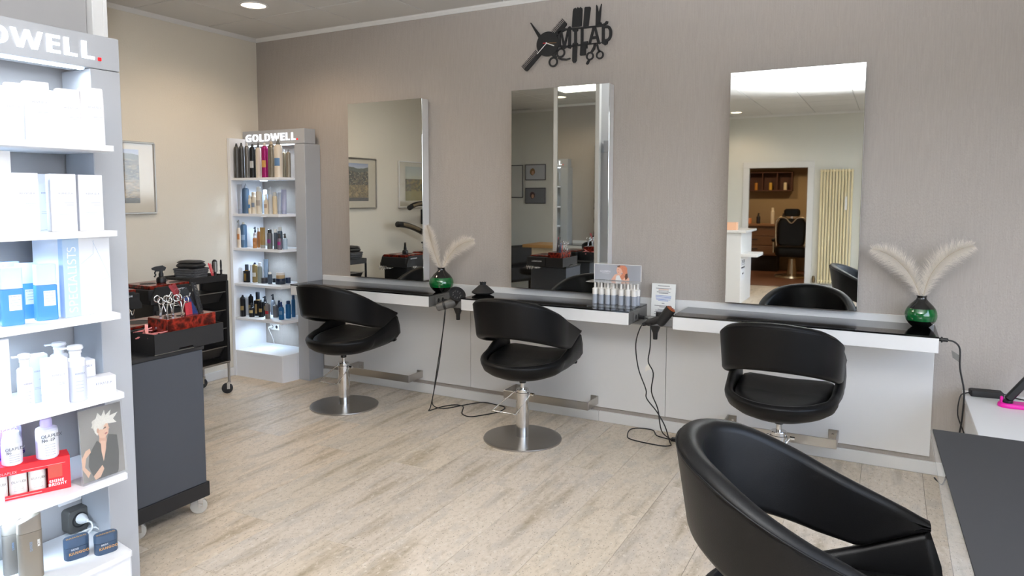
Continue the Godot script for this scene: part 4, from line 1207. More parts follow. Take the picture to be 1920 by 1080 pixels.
	part("frame", bb(Vector3(-0.04, -0.04, 0), Vector3(0.04, 0.04, 0.009), 0.002), M.white_plastic, sw)
	part("rocker", bb(Vector3(-0.027, -0.027, 0.009), Vector3(0.027, 0.027, 0.013), 0.002), M.white_plastic, sw)

func fill_shape(im: Image, pts: Array, c: Color, soft := 0.0) -> void:
	var poly := PackedVector2Array()
	var lo := Vector2(9999, 9999)
	var hi := Vector2.ZERO
	for p in pts:
		var q := Vector2(p[0], p[1]) * Vector2(im.get_width(), im.get_height()) / 100.0
		poly.append(q)
		lo = lo.min(q)
		hi = hi.max(q)
	for y in range(maxi(0, int(lo.y)), mini(im.get_height(), int(hi.y) + 1)):
		for x in range(maxi(0, int(lo.x)), mini(im.get_width(), int(hi.x) + 1)):
			if Geometry2D.is_point_in_polygon(Vector2(x + 0.5, y + 0.5), poly):
				var k := 1.0 + soft * (rng.randf() - 0.5)
				im.set_pixel(x, y, Color(c.r * k, c.g * k, c.b * k))

func blob(cx: float, cy: float, rx: float, ry: float, n := 20, rough := 0.0) -> Array:
	var out := []
	for i in n:
		var a := TAU * i / n
		var k := 1.0 + rough * (rng.randf() - 0.5)
		out.append([cx + cos(a) * rx * k, cy + sin(a) * ry * k])
	return out

# a printed portrait: nobody in particular, short blond hair, open dark jacket
func portrait() -> ImageTexture:
	var im := Image.create(160, 264, false, Image.FORMAT_RGBA8)
	for y in 264:
		for x in 160:
			var g := 0.47 + 0.05 * sin(x * 0.03 + y * 0.012) + (rng.randf() - 0.5) * 0.015
			im.set_pixel(x, y, Color(g * 1.03, g * 0.99, g * 0.96))
	var skin := srgb(214, 170, 142)
	fill_shape(im, [[44, 40], [60, 40], [62, 58], [66, 80], [48, 84], [42, 58]], srgb(201, 154, 128), 0.04)
	fill_shape(im, [[18, 62], [38, 46], [46, 52], [52, 72], [60, 52], [66, 42], [86, 46], [88, 70], [84, 96], [80, 100], [30, 100], [22, 92], [14, 78]], srgb(40, 38, 38), 0.1)
	fill_shape(im, [[46, 48], [58, 50], [58, 60], [50, 78], [46, 62]], srgb(216, 172, 146), 0.03)
	fill_shape(im, [[0, 66], [10, 56], [20, 54], [22, 60], [10, 66], [6, 78], [18, 88], [12, 94], [0, 80]], skin, 0.04)
	fill_shape(im, [[24, 94], [46, 82], [50, 88], [40, 98], [28, 100]], skin, 0.04)
	fill_shape(im, [[40, 26], [66, 24], [68, 32], [66, 40], [56, 46], [46, 44], [40, 36]], skin, 0.03)
	fill_shape(im, [[62, 30], [70, 33], [64, 36]], srgb(206, 160, 132))
	fill_shape(im, [[54, 31], [61, 30], [61, 32], [54, 33]], srgb(70, 52, 46))
	fill_shape(im, [[57, 39], [64, 38], [64, 40], [58, 41]], srgb(160, 84, 78))
	fill_shape(im, blob(44, 24, 16, 9, 24, 0.3) , srgb(214, 208, 196), 0.14)
	fill_shape(im, [[34, 22], [44, 8], [52, 14], [60, 6], [62, 14], [76, 8], [72, 16], [92, 14], [80, 22], [88, 28], [70, 27], [56, 25], [46, 30], [40, 40], [34, 34]], srgb(224, 219, 208), 0.16)
	fill_shape(im, blob(42, 33, 3, 3.5), srgb(196, 148, 122))
	return ImageTexture.create_from_image(im)

# ---------------------------------------------------------------- trolleys and tools
func castor(parent: Node3D, at: Vector3, tyre: Material, r := 0.035, turn := -0.7) -> void:
	var c := part("castor", bb(Vector3(-0.012, r * 1.75, -0.012), Vector3(0.012, r * 2.3, 0.012), 0.002), M.chrome, parent, at, Vector3(0, turn, 0))
	part("wheel", MB.new().lathe([Vector2(0, -0.009), Vector2(r * 0.9, -0.009), Vector2(r, -0.006), Vector2(r, 0.006), Vector2(r * 0.9, 0.009), Vector2(0, 0.009)], 26, Vector3.ZERO, 40.0, Transform3D(Basis(Vector3.BACK, PI / 2), Vector3(0, r, 0.014))).mesh(), tyre, c)
	for s in [-1, 1]:
		part("fork", MB.new().box(Vector3(s * 0.012, r * 1.45, 0.006), Vector3(0.002, r * 1.2, 0.02), 0.0006).mesh(), M.chrome, c)

func ring_holder(parent: Node3D, at: Vector3, turn: float) -> void:
	var mb := MB.new()
	var pts := []
	for i in 25:
		var a := TAU * i / 24.0
		pts.append(Vector3(cos(a) * 0.035, 0.0, 0.05 + sin(a) * 0.035))
	mb.tube(pts, 0.0028, 7, false)
	mb.tube([Vector3(0, 0, 0), Vector3(0, 0, 0.008), Vector3(0, 0, 0.016)], 0.003, 7)
	for k in 3:
		mb.tube(smooth([Vector3(0.06 + 0.024 * k, 0.014, 0.004), Vector3(0.06 + 0.024 * k, 0.0, 0.02), Vector3(0.06 + 0.024 * k, -0.02, 0.03), Vector3(0.06 + 0.024 * k, 0.016, 0.05)], 4), 0.0026, 7)
	mb.tube([Vector3(-0.02, 0, 0.004), Vector3(0.05, 0, 0.004), Vector3(0.125, 0, 0.004)], 0.0028, 7)
	part("tool_holder", mb.mesh(), M.chrome, parent, at, Vector3(0, turn, 0))

# block with round and slotted holes, reddish brown marbled top
func organizer(parent: Node3D, a: Vector3, b: Vector3, holes: Array) -> void:
	var o := part("organizer", bb(a, b, 0.003), M.red_marble, parent)
	for h in holes:
		part("hole", MB.new().lathe([Vector2(0, 0.0), Vector2(h[2], 0.0), Vector2(h[2] + 0.002, 0.0012), Vector2(h[2] + 0.004, 0.0)], 20, Vector3.ZERO, 30.0, Transform3D.IDENTITY, Vector2(1.0, h[3])).mesh(), M.matt_black, o, Vector3(h[0], b.y + 0.0002, h[1]))

func colouring_trolley(label: String, at: Vector3) -> Node3D:
	var t := thing("colouring_trolley", label, "trolley", at, 0.0, "black colouring trolleys")
	part("body", bb(Vector3(-0.13, 0.14, -0.12), Vector3(0.13, 0.76, 0.12), 0.006), M.black_plastic, t)
	for k in 4:
		part("drawer", bb(Vector3(0.13, 0.18 + 0.14 * k, -0.11), Vector3(0.142, 0.3 + 0.14 * k, 0.11), 0.003), M.matt_black, t)
	for s in [-1, 1]:
		# sloped name panel on either face
		var p := PackedVector2Array([Vector2(-0.15, 0.765), Vector2(0.15, 0.765), Vector2(0.15, 0.79), Vector2(0.11, 0.862), Vector2(-0.11, 0.862), Vector2(-0.15, 0.79)])
		var xf := Transform3D(Basis(Vector3(0, 0, -1), Vector3.UP, Vector3.RIGHT) if s > 0 else Basis(Vector3(0, 0, 1), Vector3.UP, Vector3.LEFT), Vector3(s * 0.135, 0, 0))
		var pn := part("name_panel", MB.new().slab(p, 0.0, 0.016, xf).mesh(), M.matt_black, t)
		words("lettering", "PROEDITION", 0.011, hexm("c9ccd2", 0.4), pn, Vector3(s * 0.1515, 0.838, -s * 0.045), Vector3(0, s * PI / 2, 0), true, 1.05, 0.001)
	part("top_tray", bb(Vector3(-0.135, 0.76, -0.15), Vector3(0.135, 0.85, 0.15), 0.004), M.matt_black, t)
	organizer(t, Vector3(-0.125, 0.85, -0.135), Vector3(0.125, 0.872, 0.135), [[-0.06, -0.08, 0.03, 1.0], [0.06, -0.08, 0.03, 1.0], [0.0, 0.06, 0.042, 1.0]])
	ring_holder(t, Vector3(0.152, 0.755, 0.04), PI / 2)
	ring_holder(t, Vector3(-0.02, 0.755, -0.15), PI)
	for q in [[-0.1, -0.09], [0.1, -0.09], [-0.1, 0.09], [0.1, 0.09]]:
		part("leg", lathed([Vector2(0, 0.075), Vector2(0.009, 0.075), Vector2(0.009, 0.145), Vector2(0, 0.145)], 12), M.chrome, t, Vector3(q[0], 0, q[1]))
		castor(t, Vector3(q[0], 0, q[1]), M.matt_black, 0.034)
	return t

func spray_bottle(label: String, at: Vector3, turn: float) -> void:
	var t := thing("spray_bottle", label, "spray bottle", at, turn, "black water spray bottles")
	part("bottle", lathed([Vector2(0, 0), Vector2(0.026, 0), Vector2(0.028, 0.004), Vector2(0.028, 0.025), Vector2(0.022, 0.034), Vector2(0.013, 0.038), Vector2(0, 0.038)], 20, 50.0), M.black_plastic, t)
	var head := MB.new().lathe([Vector2(0, 0.037), Vector2(0.014, 0.037), Vector2(0.014, 0.056), Vector2(0.011, 0.06), Vector2(0.01, 0.075), Vector2(0, 0.075)], 16)
	head.slab(PackedVector2Array([Vector2(-0.022, 0.074), Vector2(0.02, 0.07), Vector2(0.05, 0.082), Vector2(0.052, 0.092), Vector2(0.03, 0.1), Vector2(-0.01, 0.106), Vector2(-0.03, 0.092)]), -0.009, 0.009)
	part("spray_head", head.mesh(), M.black_plastic, t)
	part("trigger", MB.new().tube(smooth([Vector3(0.024, 0.078, 0), Vector3(0.034, 0.062, 0), Vector3(0.03, 0.048, 0), Vector3(0.038, 0.036, 0)], 4), 0.0045, 8).mesh(), M.black_plastic, t)

func scissors(label: String, at: Vector3, turn: float, tilt: float, open := 0.25) -> void:
	var t := thing("hair_scissors", label, "scissors", at, turn, "silver scissors in the red organizer")
	t.rotation.z = tilt
	for s in [-1, 1]:
		var mb := MB.new()
		mb.tube(smooth([Vector3(s * 0.002, -0.02, s * 0.0015), Vector3(s * 0.004, 0.012, s * 0.0015), Vector3(s * 0.008, 0.03, s * 0.0015), Vector3(s * 0.012, 0.042, s * 0.0015)], 4), 0.0032, 8)
		var pts := []
		for i in 19:
			var a := TAU * i / 18.0
			pts.append(Vector3(s * 0.019 + cos(a) * 0.0115, 0.056 + sin(a) * 0.0135, s * 0.0015))
		mb.tube(pts, 0.003, 8, false)
		if s > 0:
			mb.tube(smooth([Vector3(0.026, 0.067, 0.0015), Vector3(0.034, 0.076, 0.0015), Vector3(0.036, 0.088, 0.0015)], 3), 0.0024, 7)
		part("handle", mb.mesh(), M.chrome, t)
	part("pivot", MB.new().lathe([Vector2(0, -0.003), Vector2(0.005, -0.003), Vector2(0.005, 0.003), Vector2(0, 0.003)], 12, Vector3.ZERO, 40.0, Transform3D(Basis(Vector3.RIGHT, PI / 2), Vector3(0, 0.004, 0))).mesh(), M.chrome, t)

func comb(label: String, at: Vector3, turn: float, tilt: float, col: String, l: float, w := 0.032) -> void:
	var t := thing("hair_comb", label, "comb", at, turn, "combs in the red organizer")
	t.rotation.z = tilt
	var m := hexm(col, 0.4)
	part("spine", bb(Vector3(0, -0.03, -0.0025), Vector3(w * 0.42, l, 0.0025), 0.001), m, t)
	var teeth := MB.new()
	for i in 24:
		var y := -0.02 + (l + 0.012) * i / 23.0
		teeth.box(Vector3(w * 0.7, y, 0), Vector3(w * 0.58, (l + 0.02) / 32.0, 0.002), 0.0)
	var te := part("teeth", teeth.mesh(), m, t)
	te.set_meta("kind", "stuff")

func hair_clip(label: String, at: Vector3, rot: Vector3) -> void:
	var t := thing("hair_clip", label, "hair clip", at, 0.0, "pink clips in the trolley tray")
	t.rotation = rot
	var m := hexm("e98f8c", 0.4)
	for s in [-1, 1]:
		part("jaw", MB.new().slab(PackedVector2Array([Vector2(-0.045, 0.0), Vector2(0.03, s * 0.007), Vector2(0.05, s * 0.012), Vector2(0.05, s * 0.009), Vector2(0.03, s * 0.003), Vector2(-0.045, -s * 0.002)]), -0.006, 0.006).mesh(), m, t)
	part("spring", MB.new().lathe([Vector2(0, -0.007), Vector2(0.004, -0.007), Vector2(0.004, 0.007), Vector2(0, 0.007)], 10, Vector3.ZERO, 40.0, Transform3D(Basis(Vector3.RIGHT, PI / 2), Vector3(0.016, 0, 0))).mesh(), M.chrome, t)

func build_trolleys() -> void:
	# marbled reddish brown of the organizers
	var n := FastNoiseLite.new()
	n.seed = 8
	n.frequency = 0.012
	n.fractal_type = FastNoiseLite.FRACTAL_RIDGED
	var im := Image.create(256, 256, false, Image.FORMAT_RGBA8)
	for y in 256:
		for x in 256:
			var v := smoothstep(0.35, 0.95, n.get_noise_2d(x, y) * 0.5 + 0.5)
			var c := srgb(58, 20, 14).lerp(srgb(148, 44, 30), v)
			im.set_pixel(x, y, c)
	var rm := mat("red_marble", Color.WHITE, 0.18)
	rm.albedo_texture = ImageTexture.create_from_image(im)
	rm.uv1_triplanar = true
	rm.uv1_scale = Vector3(5, 5, 5)
	# front trolley: dark grey cabinet, black trays on top
	var t := thing("salon_trolley", "dark grey cabinet trolley with black trays on clear castors beside the big shelf", "trolley", Vector3(1.69, 0, 2.235))
	part("cabinet", bb(Vector3(-0.18, 0.138, -0.172), Vector3(0.18, 0.735, 0.172), 0.003), M.dark_grey_board, t)
	part("plinth", bb(Vector3(-0.187, 0.075, -0.182), Vector3(0.187, 0.14, 0.182), 0.003), M.matt_black, t)
	part("cabinet_top", bb(Vector3(-0.185, 0.735, -0.178), Vector3(0.185, 0.752, 0.178), 0.003), M.matt_black, t)
	for q in [[-0.15, -0.15], [0.165, -0.155], [-0.15, 0.13], [0.15, 0.13]]:
		castor(t, Vector3(q[0], 0, q[1]), mat("clear_grey_tyre", srgb(170, 165, 155), 0.2), 0.036)
	# long drawer tray along the right face, reaching past the cabinet
	var dx0 := 0.02
	part("tray_front", MB.new().slab(PackedVector2Array([Vector2(-0.275, 0.757), Vector2(-0.12, 0.757), Vector2(-0.115, 0.765), Vector2(-0.05, 0.765), Vector2(-0.045, 0.757), Vector2(0.065, 0.757), Vector2(0.065, 0.838), Vector2(-0.275, 0.838)]), 0.186, 0.192, Transform3D(Basis(Vector3(0, 0, -1) * -1.0, Vector3.UP, Vector3.RIGHT * 1.0), Vector3.ZERO)).mesh(), M.matt_black, t)
	part("tray_back", bb(Vector3(dx0, 0.757, -0.275), Vector3(dx0 + 0.005, 0.838, 0.065), 0.001), M.matt_black, t)
	part("tray_end", bb(Vector3(dx0, 0.757, 0.06), Vector3(0.19, 0.838, 0.065), 0.001), M.matt_black, t)
	part("tray_end", bb(Vector3(dx0, 0.757, -0.275), Vector3(0.19, 0.838, -0.27), 0.001), M.matt_black, t)
	part("tray_floor", bb(Vector3(dx0, 0.753, -0.275), Vector3(0.19, 0.758, 0.065), 0.001), M.matt_black, t)
	part("edge_trim", bb(Vector3(0.186, 0.7525, -0.12), Vector3(0.1935, 0.7555, 0.065), 0.0008), M.brushed_steel, t)
	# second tray beside it with a brown top and a round hole
	part("rear_tray", bb(Vector3(-0.18, 0.753, -0.26), Vector3(0.012, 0.838, 0.13), 0.003), M.matt_black, t)
	organizer(t, Vector3(-0.175, 0.838, -0.2), Vector3(0.008, 0.85, 0.1), [[-0.08, -0.05, 0.05, 1.0]])
	words("lettering", "GOLDWELL", 0.013, hexm("d7d7d9", 0.4), t, Vector3(-0.08, 0.8, -0.261), Vector3(0, PI, 0), true, 1.1, 0.001)
	ring_holder(t, Vector3(-0.05, 0.745, -0.262), PI)
	# red organizer standing in the tray
	var o := thing("tool_organizer", "glossy reddish brown block holding scissors and combs in the trolley tray", "organizer", Vector3(1.79, 0.7585, 2.095))
	organizer(o, Vector3(-0.065, 0, -0.12), Vector3(0.065, 0.128, 0.125), [[0.02, 0.09, 0.012, 1.0], [-0.02, 0.06, 0.012, 1.0], [0.02, 0.03, 0.012, 1.0], [0.01, -0.03, 0.02, 0.5], [0.01, -0.08, 0.016, 0.6], [-0.035, -0.05, 0.016, 0.6]])
	var top := 0.8865
	for q in [["silver scissors at the clip end of the red organizer", 0.03, 0.1, 0.5, 0.12], ["silver scissors behind the first pair in the red organizer", -0.03, 0.085, 1.3, -0.1], ["gold toned silver scissors in the middle of the scissors group", 0.0, 0.05, 0.9, 0.05], ["silver scissors with large finger rings next to the combs", 0.035, 0.03, 0.2, -0.12]]:
		scissors(q[0], Vector3(1.79 + q[1], top + 0.02, 2.095 + q[2]), q[3], q[4])
	comb("short bright red comb next to the scissors", Vector3(1.815, top + 0.005, 2.1), 1.3, 0.08, "b3202c", 0.055, 0.03)
	comb("long dark red comb leaning behind the blue comb", Vector3(1.775, top + 0.005, 2.075), 1.35, 0.5, "8e1f26", 0.14, 0.03)
	comb("dark blue comb leaning beside the short red comb", Vector3(1.81, top + 0.005, 2.07), 1.35, 0.45, "16306b", 0.08, 0.028)
	comb("wide black comb leaning in front of the dark red one", Vector3(1.79, top + 0.005, 2.05), 1.35, 0.5, "17181b", 0.115, 0.036)
	comb("long thin black comb standing at the right of the combs", Vector3(1.815, top + 0.005, 2.035), 1.4, 0.22, "1a1a1c", 0.135, 0.022)
	var cl := [[-0.03, 0.0, 0.01, 0.3], [0.0, 0.008, 0.0, 1.1], [0.02, 0.012, 0.015, -0.5], [-0.01, 0.018, 0.02, 2.0], [0.035, 0.02, -0.005, 0.8], [0.005, 0.026, 0.012, 2.6], [-0.03, 0.024, 0.0, 1.6]]
	var cw := ["lowest pink clip at the shelf side of the tray", "pink clip lying across the tray corner", "pink clip pointing at the red organizer", "pink clip crossing over the two lowest clips", "pink clip lying nearest the tray front", "topmost pink clip of the heap", "pink clip at the back of the heap"]
	for i in cl.size():
		hair_clip(cw[i], Vector3(1.78 + cl[i][0], 0.785 + cl[i][1] * 2.2, 2.255 + cl[i][2]), Vector3(0.2 * (i % 3 - 1), cl[i][3], 0.15 * (i % 2)))
	# two colouring trolleys further back
	colouring_trolley("black colouring trolley with brown top between the cabinet trolley and the basket trolley", Vector3(0.55, 0, 1.34))
	colouring_trolley("black colouring trolley partly hidden by the big shelf, nearer than its twin", Vector3(0.6, 0, 1.73))
	spray_bottle("black spray bottle on the farther colouring trolley, trigger pointing at the basket", Vector3(0.58, 0.8728, 1.33), -2.2)
	spray_bottle("black spray bottle on the nearer colouring trolley, beside an upright comb", Vector3(0.59, 0.8728, 1.66), 2.6)
	spray_bottle("black spray bottle on the nearer colouring trolley, hidden behind the big shelf", Vector3(0.54, 0.8728, 1.8), 1.9)
	comb("narrow black comb standing upright on the nearer colouring trolley", Vector3(0.64, 0.9035, 1.62), 0.3, -0.06, "202022", 0.13, 0.02)
	# open black trolley with basket
	var b := thing("open_trolley", "tall open black trolley with stacked trays and a wicker basket on top", "trolley", Vector3(0.26, 0, 0.84))
	for q in [[-0.135, -0.15], [0.135, -0.15], [-0.135, 0.15], [0.135, 0.15]]:
		part("post", bb(Vector3(q[0] - 0.008, 0.23, q[1] - 0.008), Vector3(q[0] + 0.008, 0.81, q[1] + 0.008), 0.002), M.matt_black, b)
		part("leg", lathed([Vector2(0, 0.08), Vector2(0.009, 0.08), Vector2(0.009, 0.235), Vector2(0, 0.235)], 12), M.brushed_steel, b, Vector3(q[0], 0, q[1]))
		castor(b, Vector3(q[0], 0, q[1]), M.matt_black, 0.038, -0.75)
	part("top_tray", bb(Vector3(-0.145, 0.808, -0.155), Vector3(0.145, 0.826, 0.155), 0.003), M.matt_black, b)
	for s in [-1, 1]:
		part("tray_rim", bb(Vector3(-0.145, 0.822, s * 0.15 - 0.005), Vector3(0.145, 0.853, s * 0.15 + 0.005), 0.002), M.matt_black, b)
		part("tray_rim", bb(Vector3(s * 0.14 - 0.005, 0.822, -0.15), Vector3(s * 0.14 + 0.005, 0.853, 0.15), 0.002), M.matt_black, b)
	for k in 4:
		part("dryer_slot", bb(Vector3(-0.12 + 0.055 * k, 0.828, 0.1555), Vector3(-0.09 + 0.055 * k, 0.848, 0.158), 0.001), hexm("0c0c0d", 0.6), b)
	for k in 4:
		part("drawer_tray", MB.new().loft([rr(0.2, 0.24, 0.02, 0.27 + 0.13 * k), rr(0.25, 0.28, 0.025, 0.335 + 0.13 * k)]).mesh(), M.black_plastic, b)
		part("rail", bb(Vector3(0.128, 0.338 + 0.13 * k, -0.15), Vector3(0.134, 0.344 + 0.13 * k, 0.15), 0.001), M.brushed_steel, b)
	part("bottom_frame", bb(Vector3(-0.145, 0.222, -0.158), Vector3(0.145, 0.236, 0.158), 0.003), M.brushed_steel, b)
	part("side_panel", bb(Vector3(-0.145, 0.23, -0.16), Vector3(0.145, 0.81, -0.154), 0.002), M.matt_black, b)
	var wk := noise_normal(0.1, 8.0)
	var wm := mat("grey_wicker", srgb(88, 88, 90), 0.7)
	wm.normal_enabled = true
	wm.normal_texture = wk
	var bk := thing("basket", "dark grey woven basket on top of the open black trolley", "basket", Vector3(0.3, 0.8265, 0.9), 0.25)
	var rings := []
	for q in [[0.8, 0.0], [0.83, 0.002], [1.0, 0.085], [0.97, 0.085], [0.8, 0.006], [0.0, 0.005]]:
		rings.append(rr(0.19 * q[0], 0.15 * q[0], 0.02 * q[0], q[1]))
	part("weave", MB.new().grid(rings).mesh(), wm, bk)
	for k in 5:
		var hoop := rr(0.19 * (0.85 + 0.034 * k), 0.15 * (0.85 + 0.034 * k), 0.02, 0.012 + 0.0165 * k)
		var pts := []
		for p in hoop:
			pts.append(p)
		pts.append(hoop[0])
		part("band", MB.new().tube(pts, 0.0042, 6, false).mesh(), wm, bk)
	var pad := thing("neck_cushion", "flat black cushion lying across the woven basket", "cushion", Vector3(0.3, 0.9155, 0.9), 0.25)
	part("cushion", MB.new().loft([rr(0.15, 0.11, 0.03, 0.0), rr(0.17, 0.13, 0.035, 0.008), rr(0.172, 0.132, 0.035, 0.018), rr(0.15, 0.115, 0.03, 0.03), rr(0.1, 0.07, 0.02, 0.035)]).mesh(), hexm("2b2a2a", 0.6), pad)
	part("flap", MB.new().loft([rr(0.16, 0.12, 0.03, 0.035), rr(0.165, 0.124, 0.032, 0.038), rr(0.13, 0.09, 0.03, 0.048)]).mesh(), hexm("302f2f", 0.6), pad)
	var hb := [["round black paddle brush standing at the post corner of the open trolley", 0.335, 0.735, 0.035], ["slim vent brush with brown bristles standing beside the paddle brush", 0.375, 0.715, 0.012]]
	for q in hb:
		var br := thing("hair_brush", q[0], "hair brush", Vector3(q[1], 0.8265, q[2]), -0.6, "brushes on the open trolley")
		part("handle", lathed([Vector2(0, 0), Vector2(0.008, 0.001), Vector2(0.007, 0.04), Vector2(0.009, 0.06), Vector2(0, 0.062)], 12), M.black_plastic, br)
		part("head", MB.new().lathe([Vector2(0, 0.055), Vector2(q[3] * 0.7, 0.06), Vector2(q[3], 0.09), Vector2(q[3] * 0.9, 0.118), Vector2(q[3] * 0.5, 0.13), Vector2(0, 0.132)], 20, Vector3.ZERO, 60.0, Transform3D.IDENTITY, Vector2(1, 0.55)).mesh(), M.matt_black, br)
	var rb := thing("round_brush", "metal barrelled round brush standing beside the paddle brush", "hair brush", Vector3(0.378, 0.8265, 0.765), 0.0, "brushes on the open trolley")
	part("handle", lathed([Vector2(0, 0), Vector2(0.008, 0.0), Vector2(0.008, 0.05), Vector2(0, 0.05)], 12), M.black_plastic, rb)
	part("barrel", lathed([Vector2(0, 0.05), Vector2(0.014, 0.05), Vector2(0.014, 0.115), Vector2(0.012, 0.12), Vector2(0, 0.121)], 16), M.dull_grey_metal, rb)
	comb("coral red comb standing among the brushes of the open trolley", Vector3(0.345, 0.858, 0.775), 0.9, 0.25, "e8414a", 0.08, 0.02)

# ---------------------------------------------------------------- things on the counters
func plume(label: String, foot: Vector3, tip: Vector3, bend: Vector3, width: float) -> void:
	var t := thing("pampas_plume", label, "feather plume", foot, 0.0, "cream plumes in the green vases")
	var e := tip - foot
	var spine := []
	for i in 25:
		var f := i / 24.0
		spine.append(e * f + bend * (4.0 * f * (1.0 - f)) + Vector3(0, -0.02, 0) * pow(f, 4.0))
	part("stem", MB.new().tube([Vector3(0, -0.05, 0)] + spine.slice(0, 22), 0.0014, 6).mesh(), hexm("cdbb9c", 0.7), t)
	var mb := MB.new()
	var rr_ := RandomNumberGenerator.new()
	rr_.seed = int(foot.x * 1000) + int(tip.x * 777)
	for i in 4200:
		var f := pow(rr_.randf(), 0.85) * 0.98
		var k := f * 24.0
		var p: Vector3 = spine[int(k)].lerp(spine[mini(int(k) + 1, 24)], k - int(k))
		var d: Vector3 = (spine[mini(int(k) + 1, 24)] - spine[maxi(int(k) - 1, 0)]).normalized()
		var a := rr_.randf() * TAU
		var s1 := d.cross(Vector3(0, 0, 1)).normalized()
		var s2 := d.cross(s1)
		var side := s1 * cos(a) + s2 * sin(a) * 0.5
		var env := sin(PI * clampf(0.12 + f * 0.8, 0.0, 1.0))
		var l := width * env * pow(rr_.randf(), 0.6) * 1.05
		var fwd := rr_.randf_range(0.5, 1.0)
		var p1 := p + side * l * 0.45 + d * l * 0.55 * fwd
		var p2 := p + side * l * 0.95 + d * l * 1.05 * fwd + Vector3(0, -0.25, 0) * l * rr_.randf()
		if p2.z + foot.z < 0.012:
			p2.z = 0.012 - foot.z
			p1.z = maxf(p1.z, 0.012 - foot.z)
		var wv := d * 0.00035
		mb.poly([p - wv, p1 - wv, p1 + wv, p + wv])
		mb.poly([p1 - wv, p2, p1 + wv])
	var fl := mat("plume_cream", srgb(232, 224, 212), 0.9)
	fl.cull_mode = BaseMaterial3D.CULL_DISABLED
	fl.backlight_enabled = true
	fl.backlight = Color(0.5, 0.48, 0.45)
	var st := part("strands", mb.mesh(), fl, t)
	st.set_meta("kind", "stuff")

func vase(label: String, at: Vector3, h: float, r: float) -> void:
	var t := thing("vase", label, "vase", at, 0.0, "green glass vases")
	var g := mat("green_glass", srgb(2, 92, 40), 0.05, 0.0, 0.7)
	var k := mat("black_glass_body", srgb(6, 8, 8), 0.05, 0.0, 0.7)
	var prof := []
	for q in [[0.0, 0.0], [0.5, 0.0], [0.56, 0.02], [0.78, 0.12], [0.93, 0.22], [0.99, 0.32], [1.0, 0.38]]:
		prof.append(Vector2(q[0] * r, q[1] * h))
	part("foot", MB.new().lathe(prof.slice(0, 5), 40, Vector3.ZERO, 60.0).mesh(), k, t)
	var belly := [prof[4], prof[5], prof[6]]
	for q in [[0.985, 0.45], [0.94, 0.52], [0.86, 0.6]]:
		belly.append(Vector2(q[0] * r, q[1] * h))
	part("belly", MB.new().lathe(belly, 40, Vector3.ZERO, 60.0).mesh(), g, t)
	var neck := [belly[belly.size() - 1]]
	for q in [[0.7, 0.7], [0.5, 0.79], [0.36, 0.86], [0.3, 0.91], [0.3, 0.96], [0.34, 0.995], [0.31, 1.0], [0.25, 0.99], [0.24, 0.9], [0.0, 0.88]]:
		neck.append(Vector2(q[0] * r, q[1] * h))
	part("neck", MB.new().lathe(neck, 40, Vector3.ZERO, 60.0).mesh(), k, t)

func cord(parent: Node3D, called: String, pts: Array, rad := 0.0034) -> void:
	part(called, MB.new().tube(smooth(pts, 5), rad, 7).mesh(), M.black_plastic, parent)

